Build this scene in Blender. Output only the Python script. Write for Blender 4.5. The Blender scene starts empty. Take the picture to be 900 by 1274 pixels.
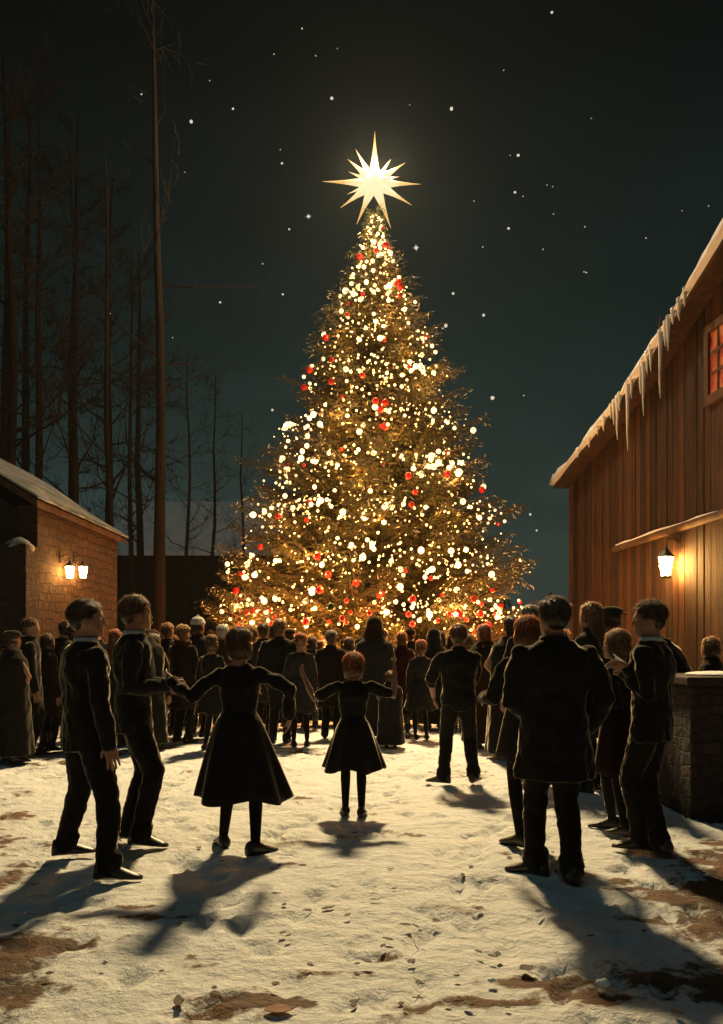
import bpy, bmesh, math, random
import numpy as np
from mathutils import Vector, Matrix, Euler
random.seed(7); NR = np.random.default_rng(11)
SC = bpy.context.scene
COL = SC.collection
R = math.radians
F, HZ, CX, CH = 1100.0, 800.0, 450.0, 1.5      # focal length, horizon row, centre column (900 px frame), eye height

def at(px, py, Y):                # point at depth Y seen at px, py
    return Vector(((px-CX)/F*Y, Y, CH-(py-HZ)/F*Y))
def gnd(px, py):                  # ground point seen at px, py
    Y = F*CH/(py-HZ); return Vector(((px-CX)/F*Y, Y, 0))

# ------------------------------------------------------------------ object helpers
def tag(o, label=None, cat=None, group=None, kind=None):
    if label: o['label'] = label
    if cat: o['category'] = cat
    if group: o['group'] = group
    if kind: o['kind'] = kind
    return o
def link(o, parent=None):
    COL.objects.link(o)
    if parent: o.parent = parent
    return o
def empty(name, loc=(0,0,0), rz=0.0):
    o = bpy.data.objects.new(name, None); link(o); o.location = loc; o.rotation_euler = (0,0,rz)
    o.empty_display_size = .2
    return o

class G:
    """collects polygons"""
    def __init__(s): s.v = []; s.f = []
    def add(s, vs, fs):
        n = len(s.v); s.v += [tuple(p) for p in vs]; s.f += [tuple(i+n for i in f) for f in fs]
    def loft(s, rings, cap=True):
        n = len(rings[0]); base = len(s.v)
        for r in rings: s.v += [tuple(p) for p in r]
        for k in range(len(rings)-1):
            a = base+k*n; b = a+n
            for i in range(n):
                j = (i+1) % n
                s.f.append((a+i, a+j, b+j, b+i))
        if cap:
            for k, rev in ((0, True), (len(rings)-1, False)):
                c = Vector((0,0,0))
                for p in rings[k]: c += Vector(p)
                c /= n; ci = len(s.v); s.v.append(tuple(c)); a = base+k*n
                for i in range(n):
                    j = (i+1) % n
                    s.f.append((ci, a+j, a+i) if rev else (ci, a+i, a+j))
    def tube(s, pts, rads, n=10, flat=1.0, up=None):
        pts = [Vector(p) for p in pts]
        if len(pts) < 2: return
        ds = []
        for i in range(len(pts)):
            d = pts[min(i+1, len(pts)-1)]-pts[max(i-1, 0)]
            ds.append(d.normalized() if d.length > 1e-9 else Vector((0,0,1)))
        u = Vector(up) if up else (Vector((0,1,0)) if abs(ds[0].y) < .8 else Vector((1,0,0)))
        P = [pts[0]-ds[0]*rads[0]*.75, pts[0]-ds[0]*rads[0]*.4]+pts+[pts[-1]+ds[-1]*rads[-1]*.4, pts[-1]+ds[-1]*rads[-1]*.75]
        D = [ds[0], ds[0]]+ds+[ds[-1], ds[-1]]
        RR = [rads[0]*.45, rads[0]*.85]+list(rads)+[rads[-1]*.85, rads[-1]*.45]
        rings = []
        for p, d, r in zip(P, D, RR):
            u = (u-d*u.dot(d))
            if u.length < 1e-6: u = d.orthogonal()
            u.normalize(); w = d.cross(u)
            rings.append([p+(u*math.cos(a)*flat+w*math.sin(a))*r for a in (2*math.pi*i/n for i in range(n))])
        s.loft(rings)
    def ell(s, c, r, n=12, m=8, rot=None):
        c = Vector(c); rings = []
        for k in range(1, m):
            th = math.pi*k/m; z = -math.cos(th); q = math.sin(th)
            ring = [Vector((r[0]*q*math.cos(2*math.pi*i/n), r[1]*q*math.sin(2*math.pi*i/n), r[2]*z)) for i in range(n)]
            if rot: ring = [rot @ p for p in ring]
            rings.append([c+p for p in ring])
        s.loft(rings)
    def box(s, lo, hi):
        x0,y0,z0 = lo; x1,y1,z1 = hi
        s.add([(x0,y0,z0),(x1,y0,z0),(x1,y1,z0),(x0,y1,z0),(x0,y0,z1),(x1,y0,z1),(x1,y1,z1),(x0,y1,z1)],
              [(0,3,2,1),(4,5,6,7),(0,1,5,4),(1,2,6,5),(2,3,7,6),(3,0,4,7)])
    def xf(s, M): s.v = [tuple(M @ Vector(p)) for p in s.v]; return s
    def build(s, name, mat, parent=None, smooth=False, bevel=0, loc=None):
        me = bpy.data.meshes.new(name); me.from_pydata(s.v, [], s.f); me.update()
        o = bpy.data.objects.new(name, me); me.materials.append(mat); link(o, parent)
        if smooth: me.polygons.foreach_set('use_smooth', [True]*len(me.polygons))
        if bevel:
            b = o.modifiers.new('Bevel', 'BEVEL'); b.width = bevel; b.segments = 2; b.limit_method = 'ANGLE'
        if loc is not None: o.location = loc
        return o
def np_obj(name, V, Fc, mats, parent=None, matidx=None, smooth=False):
    """Fc: (n,3) or (n,4) index array"""
    me = bpy.data.meshes.new(name); n, k = Fc.shape
    me.vertices.add(len(V)); me.vertices.foreach_set('co', np.asarray(V, np.float32).ravel())
    me.loops.add(n*k); me.loops.foreach_set('vertex_index', Fc.astype(np.int32).ravel())
    me.polygons.add(n); me.polygons.foreach_set('loop_start', np.arange(0, n*k, k, dtype=np.int32))
    for m in mats: me.materials.append(m)
    if matidx is not None: me.polygons.foreach_set('material_index', matidx.astype(np.int32))
    me.polygons.foreach_set('use_smooth', np.full(n, smooth))
    me.update(calc_edges=True); me.validate()
    o = bpy.data.objects.new(name, me); link(o, parent)
    return o

# ------------------------------------------------------------------ materials
def newmat(name):
    m = bpy.data.materials.new(name); m.use_nodes = True; nt = m.node_tree
    return m, nt, nt.nodes['Principled BSDF']
def N(nt, t, **kw):
    n = nt.nodes.new(t)
    for k, v in kw.items(): setattr(n, k, v)
    return n
def coords(nt, scale=(1,1,1), kind='Object'):
    tc = N(nt, 'ShaderNodeTexCoord'); mp = N(nt, 'ShaderNodeMapping'); mp.inputs['Scale'].default_value = scale
    nt.links.new(tc.outputs[kind], mp.inputs[0]); return mp.outputs[0]
def noise(nt, vec, scale, detail=4, rough=.55):
    n = N(nt, 'ShaderNodeTexNoise'); n.inputs['Scale'].default_value = scale
    n.inputs['Detail'].default_value = detail; n.inputs['Roughness'].default_value = rough
    nt.links.new(vec, n.inputs['Vector']); return n.outputs['Fac']
def ramp(nt, fac, stops):
    r = N(nt, 'ShaderNodeValToRGB'); e = r.color_ramp.elements
    while len(e) < len(stops): e.new(.5)
    for k, (p, c) in enumerate(stops):
        e[k].position = p; e[k].color = (*c, 1) if len(c) == 3 else c
    nt.links.new(fac, r.inputs[0]); return r.outputs[0]
def bump(nt, b, h, strength=.3, dist=.02):
    n = N(nt, 'ShaderNodeBump'); n.inputs['Strength'].default_value = strength; n.inputs['Distance'].default_value = dist
    nt.links.new(h, n.inputs['Height']); nt.links.new(n.outputs[0], b.inputs['Normal'])
def noisy(name, c1, c2, scale=6, rough=.8, bmp=.3, bdist=.01, bscale=None, stretch=(1,1,1), sheen=0, spec=.3):
    m, nt, b = newmat(name)
    v = coords(nt, stretch); f = noise(nt, v, scale)
    nt.links.new(ramp(nt, f, [(.3, c1), (.7, c2)]), b.inputs['Base Color'])
    b.inputs['Roughness'].default_value = rough; b.inputs['Specular IOR Level'].default_value = spec
    if sheen:
        b.inputs['Sheen Weight'].default_value = sheen; b.inputs['Sheen Roughness'].default_value = .26; b.inputs['Sheen Tint'].default_value = (1,.86,.66,1)
    if bmp: bump(nt, b, noise(nt, v, bscale or scale*4), bmp, bdist)
    return m
def emit(name, col, strength, sample=True):
    m, nt, b = newmat(name)
    b.inputs['Base Color'].default_value = (*col, 1); b.inputs['Emission Color'].default_value = (*col, 1)
    b.inputs['Emission Strength'].default_value = strength; b.inputs['Roughness'].default_value = .3
    if not sample: m.cycles.emission_sampling = 'NONE'
    return m
def fabric(name, c, sheen=1.0):
    return noisy(name, tuple(x*.5 for x in c), tuple(x*.95 for x in c), 14, .92, .45, .006, 70, sheen=sheen, spec=.06)
def hairmat(name, c, tw=.3):
    m, nt, b = newmat(name)
    v = coords(nt, (1,1,.15)); f = noise(nt, v, 60)
    col = ramp(nt, f, [(.3, tuple(x*.6 for x in c)), (.7, tuple(min(1, x*1.4) for x in c))])
    nt.links.new(col, b.inputs['Base Color']); b.inputs['Roughness'].default_value = .34
    b.inputs['Specular IOR Level'].default_value = .5
    tr = N(nt, 'ShaderNodeBsdfTranslucent'); nt.links.new(col, tr.inputs[0])
    mx = N(nt, 'ShaderNodeMixShader'); mx.inputs[0].default_value = tw
    out = nt.nodes['Material Output']
    nt.links.new(b.outputs[0], mx.inputs[1]); nt.links.new(tr.outputs[0], mx.inputs[2]); nt.links.new(mx.outputs[0], out.inputs[0])
    bump(nt, b, f, .5, .01)
    return m

M = {}
M['skin'] = noisy('skin', (.24,.12,.075), (.33,.17,.11), 8, .5, .15, .003)
M['eye'] = noisy('eye', (.5,.48,.45), (.6,.58,.55), 3, .15, 0)
for k, c in dict(black=(.016,.014,.013), charcoal=(.028,.026,.026), navy=(.014,.017,.026), brown=(.05,.028,.016), plum=(.04,.014,.018),
                 olive=(.03,.03,.016), grey=(.06,.058,.055), rust=(.12,.04,.018), wine=(.07,.012,.012), white=(.72,.7,.65), tan=(.16,.10,.06), red=(.25,.03,.02)).items():
    M[k] = fabric('fabric '+k, tuple(x*(1 if k in ('black','white','charcoal') else .55) for x in c), 1.0 if k == 'black' else .5)
for k, c in dict(hair_dark=(.030,.015,.008), hair_brown=(.065,.030,.013), hair_auburn=(.13,.042,.014), hair_blond=(.12,.066,.027), hair_grey=(.085,.075,.065), hair_white=(.5,.47,.42)).items():
    M[k] = hairmat(k.replace('_', ' '), c); M[k+'_painted_rim'] = hairmat(k.replace('_', ' ')+' strands', tuple(min(.75, x*4.5+.13) for x in c), .72)  # second material: rim light put into the paler colour of crown-top hair
M['leather'] = noisy('shoe leather', (.012,.009,.007), (.025,.016,.011), 9, .42, .25, .004, spec=.5)
M['paper'] = noisy('paper', (.75,.72,.64), (.8,.78,.7), 5, .8, .1)
M['iron'] = noisy('black iron', (.012,.011,.01), (.03,.022,.016), 12, .5, .3, .004, spec=.5)
M['bark'] = noisy('bark', (.035,.022,.013), (.11,.062,.034), 3, .95, 1.0, .06, 9, (1,1,.12))
M['wood_bark'] = noisy('dark bark', (.004,.002,.001), (.020,.0085,.0035), 3, .95, 1.0, .06, 9, (1,1,.12))  # darker bark tone for the trees behind the cabin
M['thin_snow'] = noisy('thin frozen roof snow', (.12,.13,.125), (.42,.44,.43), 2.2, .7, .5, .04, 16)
M['brush'] = noisy('brown brush twigs', (.009,.0042,.0025), (.022,.010,.005), 2, .95, .3, .02)
M['twig'] = noisy('twig bark', (.003,.002,.0015), (.007,.0035,.002), 4, .95, .4, .02)
M['stone'] = None
M['snow'] = noisy('roof snow', (.72,.75,.78), (.85,.86,.87), 2.5, .6, .5, .05, 14)
M['lit_tips'] = noisy('painted lit tips', (.5,.45,.32), (.7,.66,.52), 3, .7, 0)  # cream of lamplit needle ends, put into the colour
M['wire'] = noisy('cable', (.015,.02,.012), (.02,.03,.018), 5, .7, 0)
M['leaf'] = noisy('dead leaf', (.02,.014,.01), (.06,.03,.015), 20, .7, .3, .004)
M['leaf_orange'] = noisy('orange dead leaf', (.16,.05,.015), (.3,.11,.03), 20, .7, .3, .004)

def wood(name, axis, board, c1, c2, c3, grain_stretch):
    """boards: per-board tone + grain; axis = object axis across the boards"""
    m, nt, b = newmat(name)
    tc = N(nt, 'ShaderNodeTexCoord'); sp = N(nt, 'ShaderNodeSeparateXYZ'); nt.links.new(tc.outputs['Object'], sp.inputs[0])
    dv = N(nt, 'ShaderNodeMath', operation='DIVIDE'); dv.inputs[1].default_value = board
    nt.links.new(sp.outputs[axis], dv.inputs[0])
    fl = N(nt, 'ShaderNodeMath', operation='FLOOR'); nt.links.new(dv.outputs[0], fl.inputs[0])
    wn = N(nt, 'ShaderNodeTexWhiteNoise', noise_dimensions='1D'); nt.links.new(fl.outputs[0], wn.inputs['W'])
    v = coords(nt, grain_stretch); g = noise(nt, v, 5, 6, .65); g2 = noise(nt, v, 1.2, 3)
    ad = N(nt, 'ShaderNodeMath', operation='MULTIPLY_ADD'); ad.inputs[1].default_value = .28
    nt.links.new(wn.outputs['Value'], ad.inputs[0]); nt.links.new(g, ad.inputs[2])
    a2 = N(nt, 'ShaderNodeMath', operation='MULTIPLY_ADD'); a2.inputs[1].default_value = .5
    nt.links.new(g2, a2.inputs[0]); nt.links.new(ad.outputs[0], a2.inputs[2])
    nt.links.new(ramp(nt, a2.outputs[0], [(.52, c1), (.85, c2), (1.0, c3)]), b.inputs['Base Color'])
    b.inputs['Roughness'].default_value = .85; b.inputs['Specular IOR Level'].default_value = .25
    bump(nt, b, g, .9, .025)
    return m
M['barn_wood'] = wood('weathered barn boards', 'X', .26, (.0035,.0015,.0006), (.018,.0068,.0017), (.055,.021,.005), (6,6,.35))
M['trim_wood'] = noisy('old dark timber', (.03,.016,.008), (.10,.05,.022), 5, .85, .6, .02, 20, (1,1,.3))
M['cabin_wood'] = noisy('dark cabin planks', (.012,.009,.006), (.03,.018,.01), 5, .9, .6, .02, 20, (6,1,.3))
M['counter_wood'] = noisy('dark worn boards', (.02,.011,.007), (.07,.03,.014), 7, .8, .6, .02, 22, (1,1,.35))
def stonemat(name, c1, c2, c3, scale):
    m, nt, b = newmat(name)
    tc = N(nt, 'ShaderNodeTexCoord'); sp = N(nt, 'ShaderNodeSeparateXYZ'); nt.links.new(tc.outputs['Object'], sp.inputs[0])
    cb = N(nt, 'ShaderNodeCombineXYZ')
    sm = N(nt, 'ShaderNodeMath', operation='ADD'); nt.links.new(sp.outputs[0], sm.inputs[0]); nt.links.new(sp.outputs[1], sm.inputs[1])
    nt.links.new(sm.outputs[0], cb.inputs[0]); nt.links.new(sp.outputs[2], cb.inputs[1])
    nz = N(nt, 'ShaderNodeTexNoise'); nz.inputs['Scale'].default_value = 2.2; nt.links.new(tc.outputs['Object'], nz.inputs['Vector'])
    mv = N(nt, 'ShaderNodeVectorMath', operation='MULTIPLY_ADD'); mv.inputs[1].default_value = (.22,.22,0)
    nt.links.new(nz.outputs['Color'], mv.inputs[0]); nt.links.new(cb.outputs[0], mv.inputs[2])
    br = N(nt, 'ShaderNodeTexBrick'); br.inputs['Scale'].default_value = scale; br.inputs['Mortar Size'].default_value = .022
    br.inputs['Mortar Smooth'].default_value = .6; br.inputs['Bias'].default_value = 0
    br.inputs['Color1'].default_value = (*c1, 1); br.inputs['Color2'].default_value = (*c2, 1); br.inputs['Mortar'].default_value = (*c3, 1)
    nt.links.new(mv.outputs[0], br.inputs['Vector'])
    f = noise(nt, coords(nt), 9, 5)
    mx = N(nt, 'ShaderNodeMix', data_type='RGBA', blend_type='MULTIPLY'); mx.inputs[0].default_value = .8
    nt.links.new(br.outputs['Color'], mx.inputs[6]); nt.links.new(ramp(nt, f, [(.3, (.45,.4,.35)), (.7, (1,1,1))]), mx.inputs[7])
    nt.links.new(mx.outputs[2], b.inputs['Base Color']); b.inputs['Roughness'].default_value = .9
    su = N(nt, 'ShaderNodeMath', operation='MULTIPLY_ADD'); su.inputs[1].default_value = -1.2
    nt.links.new(br.outputs['Fac'], su.inputs[0]); nt.links.new(f, su.inputs[2])
    bump(nt, b, su.outputs[0], .9, .05)
    return m
M['stone'] = stonemat('rough block wall', (.038,.017,.007), (.075,.035,.012), (.012,.006,.003), 1.5)
M['darkstone'] = stonemat('dark yard wall stone', (.03,.016,.01), (.06,.03,.017), (.012,.008,.006), 2.6)

def foliage(name, c1, c2, transl=.4):
    m, nt, b = newmat(name)
    geo = N(nt, 'ShaderNodeNewGeometry')
    f = noise(nt, coords(nt), 2.3, 4)
    ad = N(nt, 'ShaderNodeMath', operation='MULTIPLY_ADD'); ad.inputs[1].default_value = .5
    nt.links.new(geo.outputs['Random Per Island'], ad.inputs[0]); nt.links.new(f, ad.inputs[2])
    col = ramp(nt, ad.outputs[0], [(.4, c1), (1.0, c2)])
    nt.links.new(col, b.inputs['Base Color']); b.inputs['Roughness'].default_value = .5
    b.inputs['Specular IOR Level'].default_value = .3
    tr = N(nt, 'ShaderNodeBsdfTranslucent'); nt.links.new(col, tr.inputs[0])
    mx = N(nt, 'ShaderNodeMixShader'); mx.inputs[0].default_value = transl
    nt.links.new(b.outputs[0], mx.inputs[1]); nt.links.new(tr.outputs[0], mx.inputs[2])
    nt.links.new(mx.outputs[0], nt.nodes['Material Output'].inputs[0])
    return m
M['needles'] = foliage('fir needles', (.026,.032,.010), (.095,.078,.021))

M['bulb'] = emit('warm bulb', (1,.74,.34), 2.6)
M['bulb_small'] = emit('small warm bulb', (1,.66,.26), 3.2)
M['bulb_red'] = emit('red bulb', (.8,.008,.004), .32)
M['bauble_green'] = noisy('green bauble', (.01,.07,.02), (.02,.10,.03), 3, .15, 0, spec=.6)
M['bulb_red'].node_tree.nodes['Principled BSDF'].inputs['Base Color'].default_value = (.42,.008,.004,1)
M['star'] = emit('glowing star', (1,.84,.48), 1.05); M['star'].node_tree.nodes['Principled BSDF'].inputs['Base Color'].default_value = (.02,.015,.008,1); M['star'].node_tree.nodes['Principled BSDF'].inputs['Specular IOR Level'].default_value = .1
def raymat():
    m = M['star']; nt = m.node_tree; b = nt.nodes['Principled BSDF']
    tc = N(nt, 'ShaderNodeTexCoord'); ln = N(nt, 'ShaderNodeVectorMath', operation='LENGTH'); nt.links.new(tc.outputs['Object'], ln.inputs[0])
    f = noise(nt, tc.outputs['Object'], 5, 4); ad = N(nt, 'ShaderNodeMath', operation='MULTIPLY_ADD'); ad.inputs[1].default_value = .5
    nt.links.new(f, ad.inputs[0]); nt.links.new(ln.outputs['Value'], ad.inputs[2])
    nt.links.new(ramp(nt, ad.outputs[0], [(.3, (1,.88,.56)), (.75, (1,.78,.40)), (1.0, (.85,.50,.16))]), b.inputs['Emission Color'])
raymat()
M['lantern'] = emit('lantern glow', (1,.50,.13), 760)
M['lantern_small'] = emit('small lantern glow', (1,.46,.11), 210)
M['pane'] = emit('red lit pane', (1,.09,.03), .36)
nt = M['pane'].node_tree; nt.links.new(ramp(nt, noise(nt, coords(nt), 3.2, 4), [(.36, (.10,.004,.002)), (.5, (.75,.05,.012)), (.66, (1,.30,.06))]), nt.nodes['Principled BSDF'].inputs['Emission Color'])
nt.nodes['Principled BSDF'].inputs['Base Color'].default_value = (.05,.01,.01,1)
M['skystar'] = emit('sky star', (1,.88,.66), .75, False)
M['ice'] = None
m, nt, b = newmat('ice'); b.inputs['Base Color'].default_value = (.9,.92,.92,1); b.inputs['Roughness'].default_value = .12
b.inputs['Transmission Weight'].default_value = .2; b.inputs['IOR'].default_value = 1.31; M['ice'] = m

# snow ground
def ground_mat():
    m, nt, b = newmat('trampled snow')
    v = coords(nt)
    big = noise(nt, v, .55, 5, .6); mid = noise(nt, v, 2.3, 6, .62); fine = noise(nt, v, 11, 6, .65)
    va = N(nt, 'ShaderNodeAttribute', attribute_name='mud_shade')
    s = N(nt, 'ShaderNodeMath', operation='MULTIPLY_ADD'); s.inputs[1].default_value = .55
    nt.links.new(mid, s.inputs[0]); nt.links.new(big, s.inputs[2])
    s2 = N(nt, 'ShaderNodeMath', operation='MULTIPLY_ADD'); s2.inputs[1].default_value = .42
    nt.links.new(fine, s2.inputs[0]); nt.links.new(s.outputs[0], s2.inputs[2])
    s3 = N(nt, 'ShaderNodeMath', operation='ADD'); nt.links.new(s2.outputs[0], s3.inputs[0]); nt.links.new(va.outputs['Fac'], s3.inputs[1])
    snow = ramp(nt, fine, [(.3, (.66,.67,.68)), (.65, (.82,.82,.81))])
    mud_shade = ramp(nt, mid, [(.35, (.035,.018,.010)), (.6, (.15,.068,.028))])
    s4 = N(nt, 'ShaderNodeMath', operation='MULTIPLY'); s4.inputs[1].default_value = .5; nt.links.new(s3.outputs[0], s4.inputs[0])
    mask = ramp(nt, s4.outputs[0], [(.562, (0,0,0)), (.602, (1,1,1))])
    mx = N(nt, 'ShaderNodeMix', data_type='RGBA'); nt.links.new(mask, mx.inputs[0]); nt.links.new(snow, mx.inputs[6]); nt.links.new(mud_shade, mx.inputs[7])
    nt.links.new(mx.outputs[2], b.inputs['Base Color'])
    b.inputs['Roughness'].default_value = .75; b.inputs['Specular IOR Level'].default_value = .3
    bump(nt, b, s2.outputs[0], .8, .12)
    return m
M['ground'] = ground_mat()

# ------------------------------------------------------------------ ground
def vnoise(x, y, sc, seed):
    r = np.random.default_rng(seed); T = r.random((256,256))
    x = x*sc+1000; y = y*sc+1000
    xi = np.floor(x).astype(int); yi = np.floor(y).astype(int); fx = x-xi; fy = y-yi
    fx = fx*fx*(3-2*fx); fy = fy*fy*(3-2*fy)
    g = lambda a, c: T[a % 256, c % 256]
    return (g(xi,yi)*(1-fx)+g(xi+1,yi)*fx)*(1-fy)+(g(xi,yi+1)*(1-fx)+g(xi+1,yi+1)*fx)*fy-.5
def make_ground():
    def axis(dense0, dense1, d, mid0, mid1, md, far):
        a = list(np.arange(dense0, dense1, d)); b = list(np.arange(dense1, mid1, md)); lo = list(np.arange(mid0, dense0, md))
        up = []; s, v = md, mid1
        while v < far: up.append(v); s *= 1.5; v += s
        up.append(far)
        dn = []; s, v = md, mid0-md
        while v > -far: dn.append(v); s *= 1.5; v -= s
        dn.append(-far)
        return np.array(sorted(dn)+lo+a+b+up)
    xs = axis(-4.6, 4.6, .045, -16, 16, .3, 400); ys = axis(2.8, 13, .045, -2, 40, .3, 400)
    X, Y = np.meshgrid(xs, ys, indexing='ij')
    Z = vnoise(X, Y, .5, 1)*.05+vnoise(X, Y, 1.7, 2)*.035+vnoise(X, Y, 5, 3)*.022+vnoise(X, Y, 11, 4)*.012
    r = random.Random(3)
    for k in range(650):                                   # footprints
        fx, fy = r.uniform(-4.4, 4.4), r.uniform(3, 12.6); a = r.gauss(0, .6); L, W = r.uniform(.11,.16), r.uniform(.045,.06)
        dx, dy = X-fx, Y-fy
        u = dx*math.sin(a)+dy*math.cos(a); w = dx*math.cos(a)-dy*math.sin(a)
        q = (u/L)**2+(w/W)**2
        Z -= np.where(q < 4, np.exp(-q**2)*r.uniform(.02,.05)-np.exp(-(q-1.7)**2*3)*.008, 0)
    fade = np.clip(1.2-np.hypot(X, Y-10)/60, .0, 1)
    Z = Z*fade-.02
    nx, ny = X.shape
    I = np.arange(nx*ny).reshape(nx, ny)
    Fc = np.stack([I[:-1,:-1], I[1:,:-1], I[1:,1:], I[:-1,1:]], -1).reshape(-1, 4)
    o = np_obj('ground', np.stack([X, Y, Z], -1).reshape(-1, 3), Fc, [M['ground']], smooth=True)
    mud_shade = np.zeros_like(X)
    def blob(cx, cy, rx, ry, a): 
        nonlocal mud_shade
        mud_shade += a*np.exp(-(((X-cx)/rx)**2+((Y-cy)/ry)**2))
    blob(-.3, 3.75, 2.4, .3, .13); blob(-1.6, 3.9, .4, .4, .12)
    for q in ((1.8,4.7,.45,.9,.19), (1.25,4.0,.5,.3,.13), (-1.7,4.3,.42,.55,.17), (-2.25,5.7,.5,.5,.14), (2.7,6.3,.6,.8,.16), (2.2,5.2,.6,.5,.14), (-3.6,8.2,1.0,1.2,.12), (0,15,6,3,.10), (-7,12,3,8,.14)): blob(*q)  # muddy patches; those at the sides and corners also paint in shade
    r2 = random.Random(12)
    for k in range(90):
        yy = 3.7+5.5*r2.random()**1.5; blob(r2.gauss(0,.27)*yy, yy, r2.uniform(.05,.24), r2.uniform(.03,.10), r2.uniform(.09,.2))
    at_ = o.data.attributes.new('mud_shade', 'FLOAT', 'POINT'); at_.data.foreach_set('value', mud_shade.astype(np.float32).ravel())
    tag(o, 'trampled snow of the yard with muddy patches and painted-in shade', None, None, 'structure')
    return o
make_ground()

# ------------------------------------------------------------------ people
BAKE = []       # (object, voxel, smooth steps, extra G)
TEX = {}
for k_, sz_ in (('coarse', .10), ('fine', .055)):
    t_ = bpy.data.textures.new(k_, 'CLOUDS'); t_.noise_scale = sz_; t_.noise_depth = 1; TEX[k_] = t_
def rm(g, name, mat, parent, voxel, smooth=3, extra=None, cloth=None):
    o = g.build(name, mat, parent)
    m1 = o.modifiers.new('Remesh', 'REMESH'); m1.mode = 'VOXEL'; m1.voxel_size = voxel; m1.use_smooth_shade = True
    if smooth:
        m2 = o.modifiers.new('Smooth', 'SMOOTH'); m2.factor = .5; m2.iterations = smooth
    if cloth:
        m3 = o.modifiers.new('Folds', 'DISPLACE'); m3.texture = TEX[cloth]; m3.strength = (.034 if cloth == 'coarse' else .017) if voxel < .02 else .026; m3.mid_level = .5; m3.texture_coords = 'GLOBAL' if False else 'LOCAL'
    BAKE.append((o, extra)); return o
def bake_all():
    dg = bpy.context.evaluated_depsgraph_get()
    for o, extra in BAKE:
        me = bpy.data.meshes.new_from_object(o.evaluated_get(dg)); old = o.data; o.modifiers.clear(); o.data = me
        me.name = old.name
        if extra and extra.v:
            bm = bmesh.new(); bm.from_mesh(me); vs = [bm.verts.new(p) for p in extra.v]
            fm = getattr(extra, 'mat', None)
            for fi, f in enumerate(extra.f):
                try:
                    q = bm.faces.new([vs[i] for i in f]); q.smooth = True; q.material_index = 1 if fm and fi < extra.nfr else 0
                except ValueError: pass
            bm.to_mesh(me); bm.free()
            if fm:
                if not me.materials: me.materials.append(old.materials[0])
                me.materials.append(fm)
        if not me.materials: me.materials.append(old.materials[0])

def two_bone(a, c, l1, l2, pole):
    a, c = Vector(a), Vector(c); d = c-a; L = d.length
    mx = (l1+l2)*.995
    if L > mx: d *= mx/L; c = a+d; L = mx
    x = (l1*l1-l2*l2+L*L)/(2*L); h = math.sqrt(max(l1*l1-x*x, 1e-8)); dn = d.normalized()
    p = Vector(pole); p = (p-dn*p.dot(dn)).normalized()
    return a+dn*x+p*h, c

def hand(g, wrist, d, palm, L, side, curl=.5, spread=.10, n=6):
    """palm and five separate bent fingers; d = direction, palm = palm normal"""
    d = Vector(d).normalized(); palm = Vector(palm); palm = (palm-d*palm.dot(d)).normalized(); ac = d.cross(palm)*side
    w = Vector(wrist); pl = L*.5
    for k in (-1.5, -.5, .5, 1.5):
        g.tube([w+ac*k*L*.055, w+d*pl*.5+ac*k*L*.10, w+d*pl+ac*k*L*.105], [L*.075, L*.082, L*.066], n)
    for k, fl in ((-1.5,.38), (-.5,.47), (.5,.5), (1.5,.44)):
        p = w+d*pl+ac*k*L*.105; dd = (d+ac*k*spread).normalized(); pts = [p]; a = curl*.35
        for q in (.45, .32, .23):
            dd = (dd*math.cos(a)+palm*math.sin(a)).normalized(); p = p+dd*L*fl*q; pts.append(p); a = curl*.6
        g.tube(pts, [L*.052, L*.047, L*.042, L*.033], n)
    b = w+d*pl*.3+ac*L*.16; t1 = b+(d*.7+ac*.75+palm*.25).normalized()*L*.2; t2 = t1+(d*.95+ac*.2+palm*.4).normalized()*L*.17
    g.tube([w+d*pl*.12+ac*L*.08, b, t1, t2], [L*.07, L*.066, L*.052, L*.038], n)

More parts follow.
